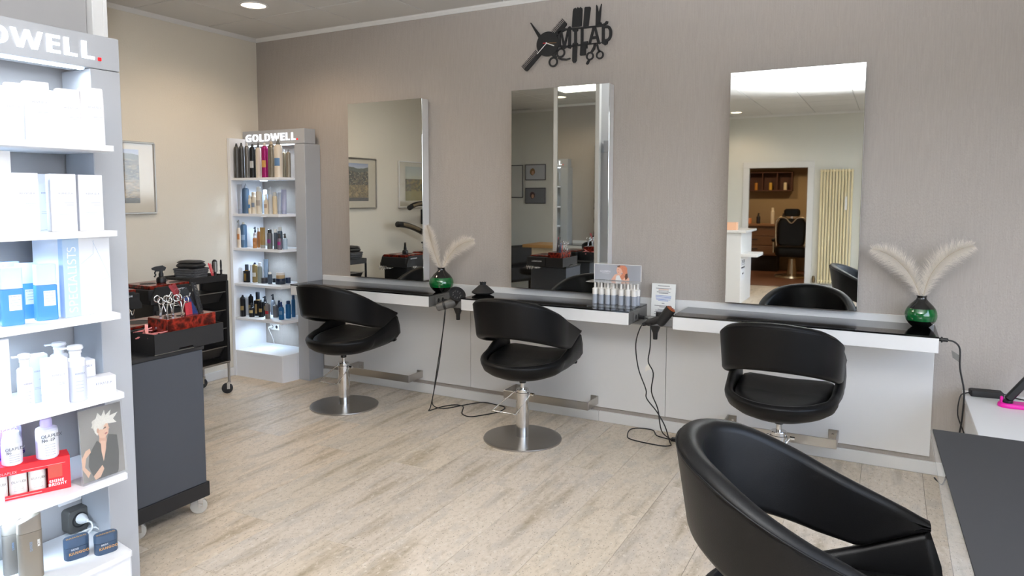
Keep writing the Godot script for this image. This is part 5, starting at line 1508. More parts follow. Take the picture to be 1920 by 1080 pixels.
func build_counter_things() -> void:
	vase("green and black glass vase on the counter nearest the display shelf", Vector3(1.869, 0.7635, 0.175), 0.165, 0.0815)
	plume("cream plume leaning over the mirror edge in the vase nearest the shelf", Vector3(1.862, 0.915, 0.175), Vector3(1.765, 1.225, 0.19), Vector3(-0.01, 0.0, 0.0), 0.075)
	plume("cream plume spreading away from the mirror in the vase nearest the shelf", Vector3(1.874, 0.915, 0.175), Vector3(2.11, 1.13, 0.15), Vector3(-0.02, 0.035, 0.0), 0.075)
	vase("green and black glass vase at the far right end of the counters", Vector3(4.628, 0.7635, 0.105), 0.155, 0.07)
	plume("cream plume leaning towards the mirror in the vase at the right end", Vector3(4.622, 0.905, 0.105), Vector3(4.4, 1.16, 0.12), Vector3(0.03, 0.03, 0.0), 0.08)
	plume("cream plume leaning away from the mirror in the vase at the right end", Vector3(4.634, 0.905, 0.105), Vector3(4.83, 1.19, 0.12), Vector3(-0.04, 0.03, 0.0), 0.08)
	# diffuser nozzle
	var nz := thing("dryer_nozzle", "black cone shaped dryer attachment standing on the middle counter", "dryer attachment", Vector3(2.178, 0.7635, 0.155))
	part("bowl", lathed([Vector2(0.0, 0.0), Vector2(0.045, 0.0), Vector2(0.072, 0.012), Vector2(0.074, 0.018), Vector2(0.07, 0.024), Vector2(0.028, 0.06), Vector2(0.02, 0.064), Vector2(0, 0.064)], 36, 50.0), M.matt_black, nz)
	part("collar", lathed([Vector2(0, 0.062), Vector2(0.02, 0.062), Vector2(0.021, 0.08), Vector2(0.018, 0.08), Vector2(0.017, 0.068), Vector2(0, 0.067)], 24), M.black_plastic, nz)
	for k in 8:
		var a := TAU * k / 8.0
		part("rib", bx(Vector3(0.004, 0.006, 0.004), 0.001), M.black_plastic, nz, Vector3(cos(a) * 0.0195, 0.081, sin(a) * 0.0195))
	# dryer hung in the gap beside the first vase
	var d1 := thing("hair_dryer", "dark grey hair dryer with finned diffuser hanging beside the nearer green vase", "hair dryer", Vector3(2.04, 0.715, 0.345), 0.5)
	var body := MB.new().lathe([Vector2(0, -0.075), Vector2(0.018, -0.074), Vector2(0.024, -0.066), Vector2(0.026, -0.02), Vector2(0.028, 0.01), Vector2(0.022, 0.05), Vector2(0, 0.05)], 26, Vector3.ZERO, 50.0, Transform3D(Basis(Vector3.BACK, -1.25), Vector3(-0.01, 0.0, 0.0)))
	part("handle", body.mesh(), hexm("5a5855", 0.45), d1)
	part("grip_band", MB.new().lathe([Vector2(0.0262, -0.03), Vector2(0.0275, -0.028), Vector2(0.0275, -0.016), Vector2(0.0262, -0.014)], 26, Vector3.ZERO, 30.0, Transform3D(Basis(Vector3.BACK, -1.25), Vector3(-0.01, 0.0, 0.0))).mesh(), M.black_plastic, d1)
	var dxf := Transform3D(Basis(Vector3(0.35, 0.2, 1.0).normalized(), 0.0) * Basis.from_euler(Vector3(0.75, 0.0, -0.35)), Vector3(0.035, 0.035, -0.02))
	part("barrel", MB.new().lathe([Vector2(0, -0.05), Vector2(0.03, -0.05), Vector2(0.033, -0.02), Vector2(0.034, 0.02), Vector2(0, 0.02)], 26, Vector3.ZERO, 40.0, dxf).mesh(), hexm("4c4a48", 0.5), d1)
	part("diffuser", MB.new().lathe([Vector2(0.034, 0.018), Vector2(0.05, 0.034), Vector2(0.056, 0.052), Vector2(0.053, 0.052), Vector2(0.044, 0.036), Vector2(0, 0.034)], 32, Vector3.ZERO, 40.0, dxf).mesh(), M.matt_black, d1)
	for k in 9:
		var a := TAU * k / 9.0
		part("fin", MB.new().box(Vector3(cos(a) * 0.026, 0.04, sin(a) * 0.026), Vector3(0.005, 0.016, 0.005), 0.001, dxf).mesh(), hexm("6a6764", 0.5), d1)
	var k1 := thing("dryer_cable", "black cable hanging from the gap beside the nearer green vase and looping over the floor", "cable", Vector3(1.98, 0.0, 0.3))
	cord(k1, "plug", [Vector3(-0.07, 0.712, -0.09), Vector3(-0.05, 0.712, -0.088), Vector3(-0.035, 0.71, -0.085)], 0.012)
	cord(k1, "cable", [Vector3(-0.035, 0.71, -0.085), Vector3(0.0, 0.705, -0.03), Vector3(0.03, 0.68, 0.045), Vector3(0.02, 0.54, 0.06), Vector3(-0.01, 0.33, 0.06), Vector3(-0.05, 0.15, 0.06), Vector3(-0.08, 0.03, 0.06), Vector3(-0.092, 0.005, 0.058), Vector3(-0.07, 0.004, -0.05), Vector3(-0.02, 0.004, -0.13), Vector3(0.052, 0.004, -0.129), Vector3(0.126, 0.004, 0.003), Vector3(0.203, 0.004, 0.037), Vector3(0.26, 0.004, -0.03), Vector3(0.317, 0.004, -0.142), Vector3(0.307, 0.004, -0.245), Vector3(0.22, 0.004, -0.27), Vector3(0.124, 0.008, -0.262), Vector3(0.045, 0.006, -0.153), Vector3(-0.016, 0.004, -0.05), Vector3(-0.07, 0.005, -0.02), Vector3(-0.075, 0.05, 0.045), Vector3(-0.045, 0.15, 0.07), Vector3(-0.01, 0.33, 0.075), Vector3(0.03, 0.54, 0.075), Vector3(0.045, 0.66, 0.07), Vector3(0.035, 0.695, 0.06)])
	# bottle rack with backboard
	var rk := thing("bottle_rack", "clear acrylic bottle rack with grey picture header on the middle counter", "display rack", Vector3(3.075, 0.7635, 0.17))
	part("base", bb(Vector3(-0.125, 0, -0.06), Vector3(0.145, 0.004, 0.11), 0.001), M.clear_pane, rk)
	part("back", bb(Vector3(-0.145, 0.0, -0.062), Vector3(0.145, 0.235, -0.06), 0.0005), M.clear_pane, rk)
	part("shelf", bb(Vector3(-0.155, 0.134, -0.06), Vector3(0.15, 0.138, 0.055), 0.001), mat("acrylic_edge", Color(0.95, 0.95, 0.94, 0.25), 0.1), rk)
	M.acrylic_edge.transparency = BaseMaterial3D.TRANSPARENCY_ALPHA
	part("header_card", bb(Vector3(-0.142, 0.14, -0.0595), Vector3(0.142, 0.233, -0.0575), 0.0005), hexm("a4a8b0", 0.5), rk)
	part("header_frame", bb(Vector3(-0.146, 0.233, -0.062), Vector3(0.146, 0.236, -0.056), 0.0005), M.white_plastic, rk)
	for s in [-1, 1]:
		part("header_frame", bb(Vector3(s * 0.146, 0.138, -0.062), Vector3(s * 0.143, 0.236, -0.056), 0.0005), M.white_plastic, rk)
	var hp := plain(Color(0.997, 0.999, 1.0), 0.5)
	hp.albedo_texture = rack_picture()
	var q2 := QuadMesh.new()
	q2.size = Vector2(0.282, 0.091)
	part("picture", q2, hp, rk, Vector3(0, 0.1865, -0.0572))
	words("lettering", "GOLDWELL", 0.0085, hexm("eef0f2", 0.5), rk, Vector3(-0.075, 0.191, -0.0568), Vector3.ZERO, false, 1.15, 0.0004)
	part("print_line", bb(Vector3(-0.095, 0.1795, -0.0575), Vector3(-0.05, 0.181, -0.0566), 0.0), hexm("d3d6da", 0.5), rk)
	var ordinal := ["first", "second", "third", "fourth", "fifth", "sixth", "seventh"]
	var bx_ := [2.962, 3.002, 3.042, 3.076, 3.123, 3.164, 3.202]
	for i in 7:
		for row in 2:
			var lb: String = "white capped dropper bottle in the acrylic rack, front row, %s from the vase side" % ordinal[i] if row == 0 else "white capped dropper bottle in the acrylic rack, back row, %s from the vase side" % ordinal[i]
			var bt := thing("dropper_bottle", lb, "bottle", Vector3(bx_[i] + 0.008 * row, 0.7678, 0.18 - 0.036 * row), 0.0, "dropper bottles in the acrylic rack")
			part("body", lathed([Vector2(0, 0), Vector2(0.0135, 0), Vector2(0.0152, 0.002), Vector2(0.0152, 0.05), Vector2(0.013, 0.056), Vector2(0, 0.057)], 18, 50.0), mat("frosted_bottle", srgb(158, 163, 172), 0.25), bt)
			part("cap", lathed([Vector2(0, 0.056), Vector2(0.0158, 0.056), Vector2(0.0158, 0.09), Vector2(0.014, 0.092), Vector2(0.0075, 0.094), Vector2(0.006, 0.122), Vector2(0.0045, 0.128), Vector2(0, 0.128)], 18), hexm("ebe7e0", 0.4), bt)
	# printed card in the gap
	var pc := thing("price_card", "white printed sheet in a clear stand at the wall between the middle and right counters", "printed card", Vector3(3.335, 0.6925, 0.06))
	part("acrylic_sheet", bb(Vector3(-0.074, 0.004, -0.004), Vector3(0.074, 0.203, -0.002), 0.0005), M.clear_pane, pc, Vector3.ZERO, Vector3(-0.1, 0, 0))
	var pp := part("paper", bb(Vector3(-0.07, 0.006, -0.0015), Vector3(0.07, 0.2, 0.0), 0.0), hexm("ecece8", 0.6), pc, Vector3.ZERO, Vector3(-0.1, 0, 0))
	part("acrylic_foot", bb(Vector3(-0.074, 0, -0.002), Vector3(0.074, 0.003, 0.05), 0.0005), M.clear_pane, pc)
	var y := 0.185
	for q in [[0.035, 0], [0, 0], [0.045, 0], [0.03, 2], [0.03, 0], [0.04, 0], [0.028, 0], [0, 0], [0.046, 1], [0.046, 1], [0.045, 1], [0.042, 1], [0.03, 1], [0, 0], [0.008, 0], [0, 0], [0.05, 0], [0.022, 0], [0, 0], [0.03, 0], [0.045, 0], [0.05, 0], [0.036, 0], [0.05, 0]]:
		if q[0] > 0.0:
			part("print_line", bb(Vector3(-q[0], y, -0.0005), Vector3(q[0], y + 0.0028, 0.0004), 0.0), hexm(["55565a", "5b78bf", "c58a5a"][q[1]], 0.6), pp)
		y -= 0.0072
	# dryer lying in the second gap
	var d2 := thing("hair_dryer", "black hair dryer with orange grille lying in the gap below the printed card", "hair dryer", Vector3(3.37, 0.72, 0.33), 0.0)
	var hx := Transform3D(Basis(Vector3.BACK, -1.2), Vector3.ZERO)
	part("handle", MB.new().lathe([Vector2(0, -0.075), Vector2(0.009, -0.074), Vector2(0.013, -0.05), Vector2(0.019, -0.04), Vector2(0.021, 0.03), Vector2(0.024, 0.045), Vector2(0, 0.05)], 22, Vector3.ZERO, 50.0, hx).mesh(), M.black_plastic, d2)
	var gx := Transform3D(Basis(Vector3.BACK, -0.62), Vector3(0.05, 0.02, 0.0))
	part("barrel", MB.new().lathe([Vector2(0, -0.045), Vector2(0.022, -0.044), Vector2(0.027, -0.03), Vector2(0.029, 0.035), Vector2(0.029, 0.062), Vector2(0.025, 0.064), Vector2(0, 0.064)], 26, Vector3.ZERO, 40.0, gx).mesh(), M.black_plastic, d2)
	part("grille", MB.new().lathe([Vector2(0.0, 0.0645), Vector2(0.0245, 0.0645), Vector2(0.0245, 0.067), Vector2(0.0, 0.069)], 24, Vector3.ZERO, 40.0, gx).mesh(), hexm("c2632d", 0.35, 0.4), d2)
	for k in 4:
		part("grille_bar", MB.new().box(Vector3(-0.015 + 0.01 * k, 0.07, 0), Vector3(0.0025, 0.003, 0.04), 0.0005, gx).mesh(), hexm("7c2c1c", 0.4), d2)
	part("switch_ring", MB.new().lathe([Vector2(0.0, -0.02), Vector2(0.02, -0.02), Vector2(0.021, 0.0), Vector2(0.02, 0.018), Vector2(0, 0.02)], 20, Vector3(0.02, 0.03, -0.02), 40.0).mesh(), M.black_plastic, d2)
	var k2 := thing("dryer_cable", "black cable with white tag hanging below the printed card and coiling on the floor", "cable", Vector3(3.34, 0, 0.3))
	cord(k2, "plug", [Vector3(-0.108, 0.712, -0.1), Vector3(-0.09, 0.712, -0.098), Vector3(-0.07, 0.71, -0.095)], 0.011)
	cord(k2, "cable", [Vector3(-0.07, 0.71, -0.095), Vector3(-0.02, 0.715, -0.02), Vector3(0.015, 0.69, 0.058), Vector3(0.015, 0.58, 0.06), Vector3(0.006, 0.497, 0.06), Vector3(0.035, 0.435, 0.06), Vector3(0.025, 0.33, 0.055), Vector3(0.055, 0.23, 0.03), Vector3(0.07, 0.1, 0.0), Vector3(0.09, 0.02, -0.12), Vector3(0.1, 0.004, -0.15), Vector3(0.16, 0.004, -0.09), Vector3(0.2, 0.004, -0.085), Vector3(0.19, 0.004, -0.12), Vector3(0.1, 0.008, -0.14), Vector3(0.01, 0.004, -0.175), Vector3(-0.02, 0.004, -0.2), Vector3(-0.06, 0.004, -0.27), Vector3(-0.14, 0.004, -0.268), Vector3(-0.18, 0.004, -0.22), Vector3(-0.165, 0.004, -0.12), Vector3(-0.12, 0.004, -0.05), Vector3(0.05, 0.004, -0.03), Vector3(0.105, 0.004, -0.06), Vector3(0.115, 0.05, 0.0), Vector3(0.105, 0.15, 0.06), Vector3(0.06, 0.225, 0.065), Vector3(0.0, 0.29, 0.06), Vector3(-0.005, 0.34, 0.06), Vector3(-0.05, 0.455, 0.06), Vector3(-0.066, 0.587, 0.06), Vector3(-0.04, 0.685, 0.06), Vector3(-0.02, 0.7, 0.045)])
	part("tag", MB.new().slab(PackedVector2Array([Vector2(0.006, 0.485), Vector2(0.018, 0.48), Vector2(0.026, 0.46), Vector2(0.005, 0.448), Vector2(-0.01, 0.437), Vector2(-0.012, 0.46)]), 0.058, 0.0592).mesh(), hexm("e9e4da", 0.6), k2)
	part("cable_clamp", bb(Vector3(0.085, 0.001, -0.165), Vector3(0.12, 0.02, -0.135), 0.003), M.black_plastic, k2)
	# cable at the right end
	var k3 := thing("power_cable", "black cable plugged into the right-hand counter end and dropping behind the low white table", "cable", Vector3(4.7, 0, 0.26))
	cord(k3, "plug", [Vector3(-0.004, 0.735, 0.0), Vector3(0.02, 0.735, 0.0), Vector3(0.035, 0.734, 0.0)], 0.009)
	part("plug_flange", MB.new().lathe([Vector2(0, -0.003), Vector2(0.014, -0.003), Vector2(0.014, 0.003), Vector2(0, 0.003)], 16, Vector3.ZERO, 40.0, Transform3D(Basis(Vector3.BACK, PI / 2), Vector3(0.01, 0.735, 0))).mesh(), M.black_plastic, k3)
	cord(k3, "cable", [Vector3(0.03, 0.735, 0), Vector3(0.061, 0.728, 0), Vector3(0.083, 0.698, 0), Vector3(0.087, 0.611, 0), Vector3(0.106, 0.513, 0.0), Vector3(0.108, 0.439, 0.0), Vector3(0.1, 0.3, -0.02), Vector3(0.075, 0.12, -0.1), Vector3(0.05, 0.005, -0.12), Vector3(0.02, 0.004, -0.2)], 0.004)
	part("tag", MB.new().slab(PackedVector2Array([Vector2(0.088, 0.665), Vector2(0.05, 0.69), Vector2(0.056, 0.656), Vector2(0.088, 0.632)]), -0.001, 0.001).mesh(), hexm("6d6b66", 0.5), k3)

# printed header: grey ground, a person with long copper hair looking aside
func rack_picture() -> ImageTexture:
	var im := Image.create(300, 98, false, Image.FORMAT_RGBA8)
	for y in 98:
		for x in 300:
			var g := 0.62 + 0.03 * sin(x * 0.02) + (rng.randf() - 0.5) * 0.01
			im.set_pixel(x, y, Color(g, g * 1.01, g * 1.05))
	var skin := srgb(222, 172, 148)
	fill_shape(im, [[36, 100], [44, 64], [50, 58], [58, 56], [62, 66], [72, 74], [76, 84], [76, 100]], skin, 0.03)
	fill_shape(im, [[46, 100], [48, 70], [54, 66], [60, 100]], srgb(226, 226, 224), 0.02)
	fill_shape(im, [[49, 18], [56, 6], [64, 14], [63, 48], [54, 60], [50, 56], [48, 38]], skin, 0.02)
	fill_shape(im, [[50, 12], [56, 2], [66, 2], [71, 16], [72, 50], [68, 74], [60, 98], [56, 76], [62, 50], [58, 22], [52, 16]], srgb(202, 128, 98), 0.22)
	fill_shape(im, [[68, 56], [72, 52], [73, 80], [68, 98], [66, 74]], srgb(96, 66, 52), 0.2)
	fill_shape(im, [[49, 8], [55, 2], [57, 8], [51, 16]], srgb(110, 78, 62), 0.2)
	fill_shape(im, [[50, 29], [53, 27], [53, 30]], srgb(80, 56, 50))
	fill_shape(im, [[50, 48], [53, 46], [53, 50]], srgb(176, 88, 84))
	return ImageTexture.create_from_image(im)

# ---------------------------------------------------------------- on the walls
func build_wall_things() -> void:
	build_clock()
	var fr := [[1.287, 1.0, "framed landscape print on the cream wall beside the big shelf", 0], [2.35, 1.755, "framed park print on the cream wall, seen only in the nearest mirror", 1]]
	for f in fr:
		var t := thing("picture_frame", f[2], "picture", Vector3(0.001, 1.525, f[0] + 0.0), PI / 2, "framed prints on the cream wall")
		var w := 0.342 if f[3] == 0 else 0.35
		var h := 0.238
		for s in [-1, 1]:
			part("frame_rail", bb(Vector3(-w, s * h - 0.006, 0), Vector3(w, s * h + 0.006, 0.02), 0.0015), M.brushed_steel if f[3] == 0 else M.white_lacquer, t)
			part("frame_stile", bb(Vector3(s * w - 0.006, -h, 0), Vector3(s * w + 0.006, h, 0.02), 0.0015), M.brushed_steel if f[3] == 0 else M.white_lacquer, t)
		part("mount", bb(Vector3(-w, -h, 0), Vector3(w, h, 0.006), 0.0), hexm("d3c9b6", 0.7), t)
		var q := QuadMesh.new()
		q.size = Vector2(0.46, 0.36)
		var m := plain(Color(1.0, 0.999 - 0.002 * f[3], 0.998), 0.6)
		m.albedo_texture = landscape(f[3])
		part("print", q, m, t, Vector3(0, 0.01, 0.0066))
		part("glass", bb(Vector3(-w, -h, 0.011), Vector3(w, h, 0.0125), 0.0), M.clear_pane, t)

func landscape(kind: int) -> ImageTexture:
	var n := FastNoiseLite.new()
	n.seed = 40 + kind
	n.frequency = 0.05
	n.fractal_octaves = 4
	var im := Image.create(120, 168, false, Image.FORMAT_RGBA8)
	for y in 168:
		for x in 120:
			var v := y / 168.0
			var a := n.get_noise_2d(x, y) * 0.5 + 0.5
			var b := n.get_noise_2d(x * 2.5 + 300.0, y * 4.0) * 0.5 + 0.5
			var c: Color
			if kind == 0:
				var ridge := 0.1 + 0.03 * sin(x * 0.05) + 0.02 * (n.get_noise_2d(x, 5.0))
				if v < ridge:
					c = srgb(150, 164, 196).lerp(srgb(188, 194, 208), v / 0.12)
				elif v < ridge + 0.1:
					c = srgb(96, 98, 94).lerp(srgb(78, 84, 70), a)
				elif v < 0.56:
					c = srgb(46, 44, 34).lerp(srgb(118, 100, 72), smoothstep(0.35, 0.75, a))
					if b > 0.66:
						c = srgb(196, 184, 160)
				elif v < 0.9:
					c = srgb(150, 126, 84).lerp(srgb(86, 76, 58), smoothstep(0.4, 0.8, b))
					if a > 0.62:
						c = c.lerp(srgb(206, 180, 130), 0.5)
				else:
					c = srgb(110, 108, 104).lerp(srgb(52, 50, 48), b)
			else:
				if v < 0.36:
					c = srgb(176, 186, 182).lerp(srgb(206, 206, 190), v * 2.6)
				elif v < 0.72:
					c = srgb(60, 70, 40).lerp(srgb(150, 130, 60), smoothstep(0.35, 0.7, a))
					if x > 60 and b > 0.6:
						c = srgb(128, 74, 44)
				else:
					c = srgb(168, 150, 84).lerp(srgb(120, 118, 64), b)
			im.set_pixel(x, y, c)
	return ImageTexture.create_from_image(im)

# black cut-out wall clock: disc, combs, scissors, brush, razor and a name
func build_clock() -> void:
	var o := Vector3(2.568, 2.347, 0.0)
	var t := thing("wall_clock", "black cut-out wall clock of combs, scissors and a name above the middle mirror", "clock", o)
	var k := mat("clock_black", srgb(24, 24, 25), 0.55)
	var z0 := 0.012
	var z1 := 0.02
	var s := 0.00356            # metres per pixel of the pattern, taken off the disc (radius 21 units)
	var disc := PackedVector2Array()
	for i in 48:
		disc.append(Vector2(cos(TAU * i / 48.0), sin(TAU * i / 48.0)) * 0.0755)
	part("dial", MB.new().slab(disc, z0, z1 + 0.002).mesh(), k, t)
	for q in [[0.03, 0.03], [-0.03, -0.03]]:
		part("spacer", bb(Vector3(q[0] - 0.01, q[1] - 0.01, 0.001), Vector3(q[0] + 0.01, q[1] + 0.01, z0), 0.0), k, t)
	part("spacer", bb(Vector3(0.24, -0.05, 0.001), Vector3(0.26, -0.03, z0), 0.0), k, t)
	var put := func(called: String, pts: Array) -> void:
		var p := PackedVector2Array()
		for q in pts:
			p.append(Vector2(q[0], q[1]) * 0.001)
		part(called, MB.new().slab(p, z0, z1).mesh(), k, t)
	# scissors whose blade points up to the left, rings at lower right
	put.call("scissor_blade", [[-122, 142], [-117, 144], [-50, 62], [-30, 30], [-48, 20], [-66, 48]])
	var ring := func(called: String, cx: float, cy: float, r0: float, r1: float) -> void:
		var pts := []
		for i in 25:
			var a := TAU * i / 24.0
			pts.append(Vector3(cx + cos(a) * (r0 + r1) * 0.5, cy + sin(a) * (r0 + r1) * 0.5, (z0 + z1) * 500.0) * 0.001)
		var mb := MB.new()
		var rows := []
		for q in [[r0, z0], [r1, z0], [r1, z1], [r0, z1], [r0, z0]]:
			var row := PackedVector3Array()
			for i in 28:
				var a := TAU * i / 28.0
				row.append(Vector3((cx + cos(a) * q[0]) * 0.001, (cy + sin(a) * q[0]) * 0.001, q[1]))
			rows.append(row)
		for i in 4:
			mb.grid([rows[i], rows[i + 1]], true, true)
		part(called, mb.mesh(), k, t)
	ring.call("finger_ring", 88.0, -62.0, 20.0, 30.0)
	ring.call("finger_ring", 38.0, -113.0, 21.0, 31.0)
	put.call("scissor_shank", [[30, -48], [62, -30], [74, -42], [52, -72], [64, -84], [56, -94], [36, -82], [22, -70]])
	put.call("scissor_tang", [[74, -86], [96, -96], [130, -101], [152, -98], [153, -106], [124, -112], [92, -108], [68, -96]])
	# comb from lower left to upper right behind the dial
	var a0 := Vector2(-157, -148)
	var a1 := Vector2(122, 118)
	var d := (a1 - a0).normalized()
	var nn := Vector2(-d.y, d.x)
	var cp := []
	for q in [[0.0, -8.0], [0.02, -16.0], [0.98, -16.0], [1.0, -8.0], [1.0, 10.0], [0.0, 10.0]]:
		var w: Vector2 = a0 + (a1 - a0) * q[0] + nn * q[1]
		cp.append([w.x, w.y])
	put.call("comb_spine", cp)
	var teeth := MB.new()
	for i in 42:
		var f := 0.005 + i / 41.0 * 0.99
		if f > 0.36 and f < 0.7:
			continue
		var w := (a0 + (a1 - a0) * f) * 0.001
		var bas := Basis(Vector3(d.x, d.y, 0), Vector3(nn.x, nn.y, 0), Vector3(0, 0, 1))
		teeth.box(Vector3.ZERO, Vector3(0.0032, 0.03, z1 - z0), 0.0, Transform3D(bas, Vector3(w.x + nn.x * 0.022, w.y + nn.y * 0.022, (z0 + z1) * 0.5)))
	var tt := part("comb_teeth", teeth.mesh(), k, t)
	tt.set_meta("kind", "stuff")
	# name between two rails
	put.call("rail", [[100, 62], [120, 70], [370, 66], [376, 74], [392, 78], [396, 92], [384, 96], [372, 84], [356, 80], [352, 92], [340, 90], [336, 76], [160, 80], [150, 92], [138, 88], [134, 80], [118, 84], [108, 92], [98, 80]])
	put.call("rail", [[92, -16], [120, -22], [370, -26], [384, -18], [396, -26], [392, -40], [376, -46], [352, -28], [340, -36], [332, -30], [160, -34], [152, -44], [140, -40], [130, -32], [108, -44], [92, -36], [84, -24]])
	words("name", "MILAD", 0.098, k, t, Vector3(0.242, 0.02, (z0 + z1) * 0.5), Vector3.ZERO, true, 0.84, z1 - z0)
	# brush, razor, second scissors behind the name
	put.call("brush_head", [[162, 84], [168, 178], [172, 192], [186, 198], [192, 190], [200, 200], [210, 192], [218, 198], [228, 190], [230, 178], [226, 84]])
	put.call("brush_handle", [[168, -30], [166, -118], [172, -130], [186, -130], [194, -120], [198, -30]])
	put.call("razor", [[236, 78], [244, 190], [250, 194], [280, 192], [284, 186], [270, 78]])
	put.call("razor_handle", [[220, -30], [216, -86], [220, -92], [250, -92], [254, -86], [256, -30]])
	put.call("scissor_blade", [[316, 74], [318, 192], [322, 198], [328, 186], [334, 150], [350, 198], [354, 200], [352, 180], [344, 74]])
	put.call("scissor_shank", [[306, -26], [302, -48], [284, -76], [292, -84], [314, -62], [322, -26]])
	put.call("scissor_shank", [[330, -26], [338, -62], [350, -76], [342, -84], [330, -70], [322, -40]])
	ring.call("finger_ring", 281.0, -100.0, 16.0, 25.0)
	ring.call("finger_ring", 345.0, -99.0, 16.0, 25.0)
	put.call("scissor_tang", [[270, -120], [256, -142], [262, -150], [272, -146], [284, -122]])
	var hand := func(called: String, a: float, l: float, w: float, z: float, m: Material) -> void:
		part(called, MB.new().box(Vector3(0, l * 0.5, 0), Vector3(w, l, 0.0012), 0.0003, Transform3D(Basis(Vector3.BACK, a), Vector3(-0.004, 0.004, z))).mesh(), m, t)
	hand.call("hour_hand", -1.95, 0.055, 0.006, z1 + 0.005, hexm("e8e6e2", 0.4))
	hand.call("minute_hand", 2.32, 0.088, 0.005, z1 + 0.0065, hexm("e8e6e2", 0.4))
	hand.call("second_hand", -1.64, 0.068, 0.002, z1 + 0.008, hexm("b07a3c", 0.4))
	hand.call("second_hand", 1.5, 0.024, 0.006, z1 + 0.008, hexm("b21f28", 0.4))
	part("pivot", MB.new().lathe([Vector2(0, 0), Vector2(0.005, 0), Vector2(0.005, 0.01), Vector2(0, 0.011)], 14, Vector3.ZERO, 40.0, Transform3D(Basis(Vector3.RIGHT, PI / 2), Vector3(-0.004, 0.004, z1))).mesh(), hexm("e8e6e2", 0.4), t)

# ---------------------------------------------------------------- tables at the right
func build_tables() -> void:
	var lt := thing("low_table", "low white table against the wall at the right, black adapter on it", "table", Vector3(5.35, 0, 0.46))
	part("table_top", bb(Vector3(-0.53, 0.425, -0.455), Vector3(0.6, 0.45, 0.5), 0.002), hexm("e6e5e3", 0.35), lt)
	for q in [[-0.49, -0.41], [0.55, -0.41], [-0.49, 0.45], [0.55, 0.45]]:
		part("leg", bb(Vector3(q[0] - 0.025, 0, q[1] - 0.025), Vector3(q[0] + 0.025, 0.425, q[1] + 0.025), 0.002), hexm("e6e5e3", 0.35), lt)
	var ad := thing("power_adapter", "black power adapter lying on the far corner of the low white table", "adapter", Vector3(4.91, 0.4505, 0.085), 0.1)
	part("housing", MB.new().loft([rr(0.13, 0.062, 0.008, 0.0), rr(0.134, 0.066, 0.009, 0.004), rr(0.134, 0.066, 0.009, 0.024), rr(0.126, 0.058, 0.009, 0.028)]).mesh(), M.matt_black, ad)
	cord(ad, "lead", [Vector3(-0.064, 0.014, 0.01), Vector3(-0.09, 0.012, 0.03), Vector3(-0.115, 0.0, 0.06), Vector3(-0.125, -0.08, 0.08), Vector3(-0.1, -0.16, 0.09), Vector3(-0.075, -0.25, 0.08), Vector3(-0.1, -0.4, 0.06), Vector3(-0.12, -0.446, 0.05)], 0.003)
	cord(ad, "lead", [Vector3(0.064, 0.014, -0.01), Vector3(0.085, 0.01, -0.02), Vector3(0.11, 0.004, 0.0), Vector3(0.2, 0.0035, 0.05)], 0.003)
	var pt := thing("table_lamp", "slanted black tool on a bright pink base on the low white table", "table lamp", Vector3(4.995, 0.4505, 0.235), 0.05)
	var pk := hexm("e0119c", 0.35)
	part("base", MB.new().loft([rr(0.16, 0.075, 0.036, 0.0), rr(0.164, 0.079, 0.038, 0.004), rr(0.162, 0.077, 0.037, 0.014), rr(0.15, 0.065, 0.032, 0.019)]).mesh(), pk, pt, Vector3(0.025, 0, 0))
	part("joint", lathed([Vector2(0, 0.017), Vector2(0.022, 0.017), Vector2(0.022, 0.03), Vector2(0, 0.032)], 20), M.black_plastic, pt, Vector3(-0.02, 0, 0))
	part("knob", bx(Vector3(0.012, 0.03, 0.02), 0.004), pk, pt, Vector3(-0.042, 0.03, 0.0))
	part("arm", MB.new().box(Vector3(0, 0.14, 0), Vector3(0.034, 0.28, 0.022), 0.006, Transform3D(Basis(Vector3.BACK, -0.6), Vector3(-0.02, 0.03, 0))).mesh(), M.black_plastic, pt)
	# dark glass-topped desk in the corner of the view
	var dk := thing("desk", "dark grey topped desk with clear glass plate cutting into the lower right corner", "desk", Vector3(5.2, 0, 2.3))
	var gy := 0.72
	part("glass_plate", bb(Vector3(-0.594, gy - 0.012, -0.59), Vector3(0.5, gy - 0.006, 0.7), 0.0015), M.clear_pane, dk)
	part("desk_board", MB.new().slab(PackedVector2Array([Vector2(-0.588, -0.582), Vector2(0.5, -0.582), Vector2(0.5, 0.7), Vector2(-0.55, 0.7)]), 0.0, 0.0055, Transform3D(flat_up, Vector3(0, gy, 0))).mesh(), hexm("262628", 0.7), dk)
	for q in [[-0.45, -0.5], [0.42, -0.5], [-0.45, 0.6], [0.42, 0.6]]:
		part("leg", bb(Vector3(q[0] - 0.025, 0, q[1] - 0.025), Vector3(q[0] + 0.025, gy - 0.0265, q[1] + 0.025), 0.002), M.brushed_steel, dk)

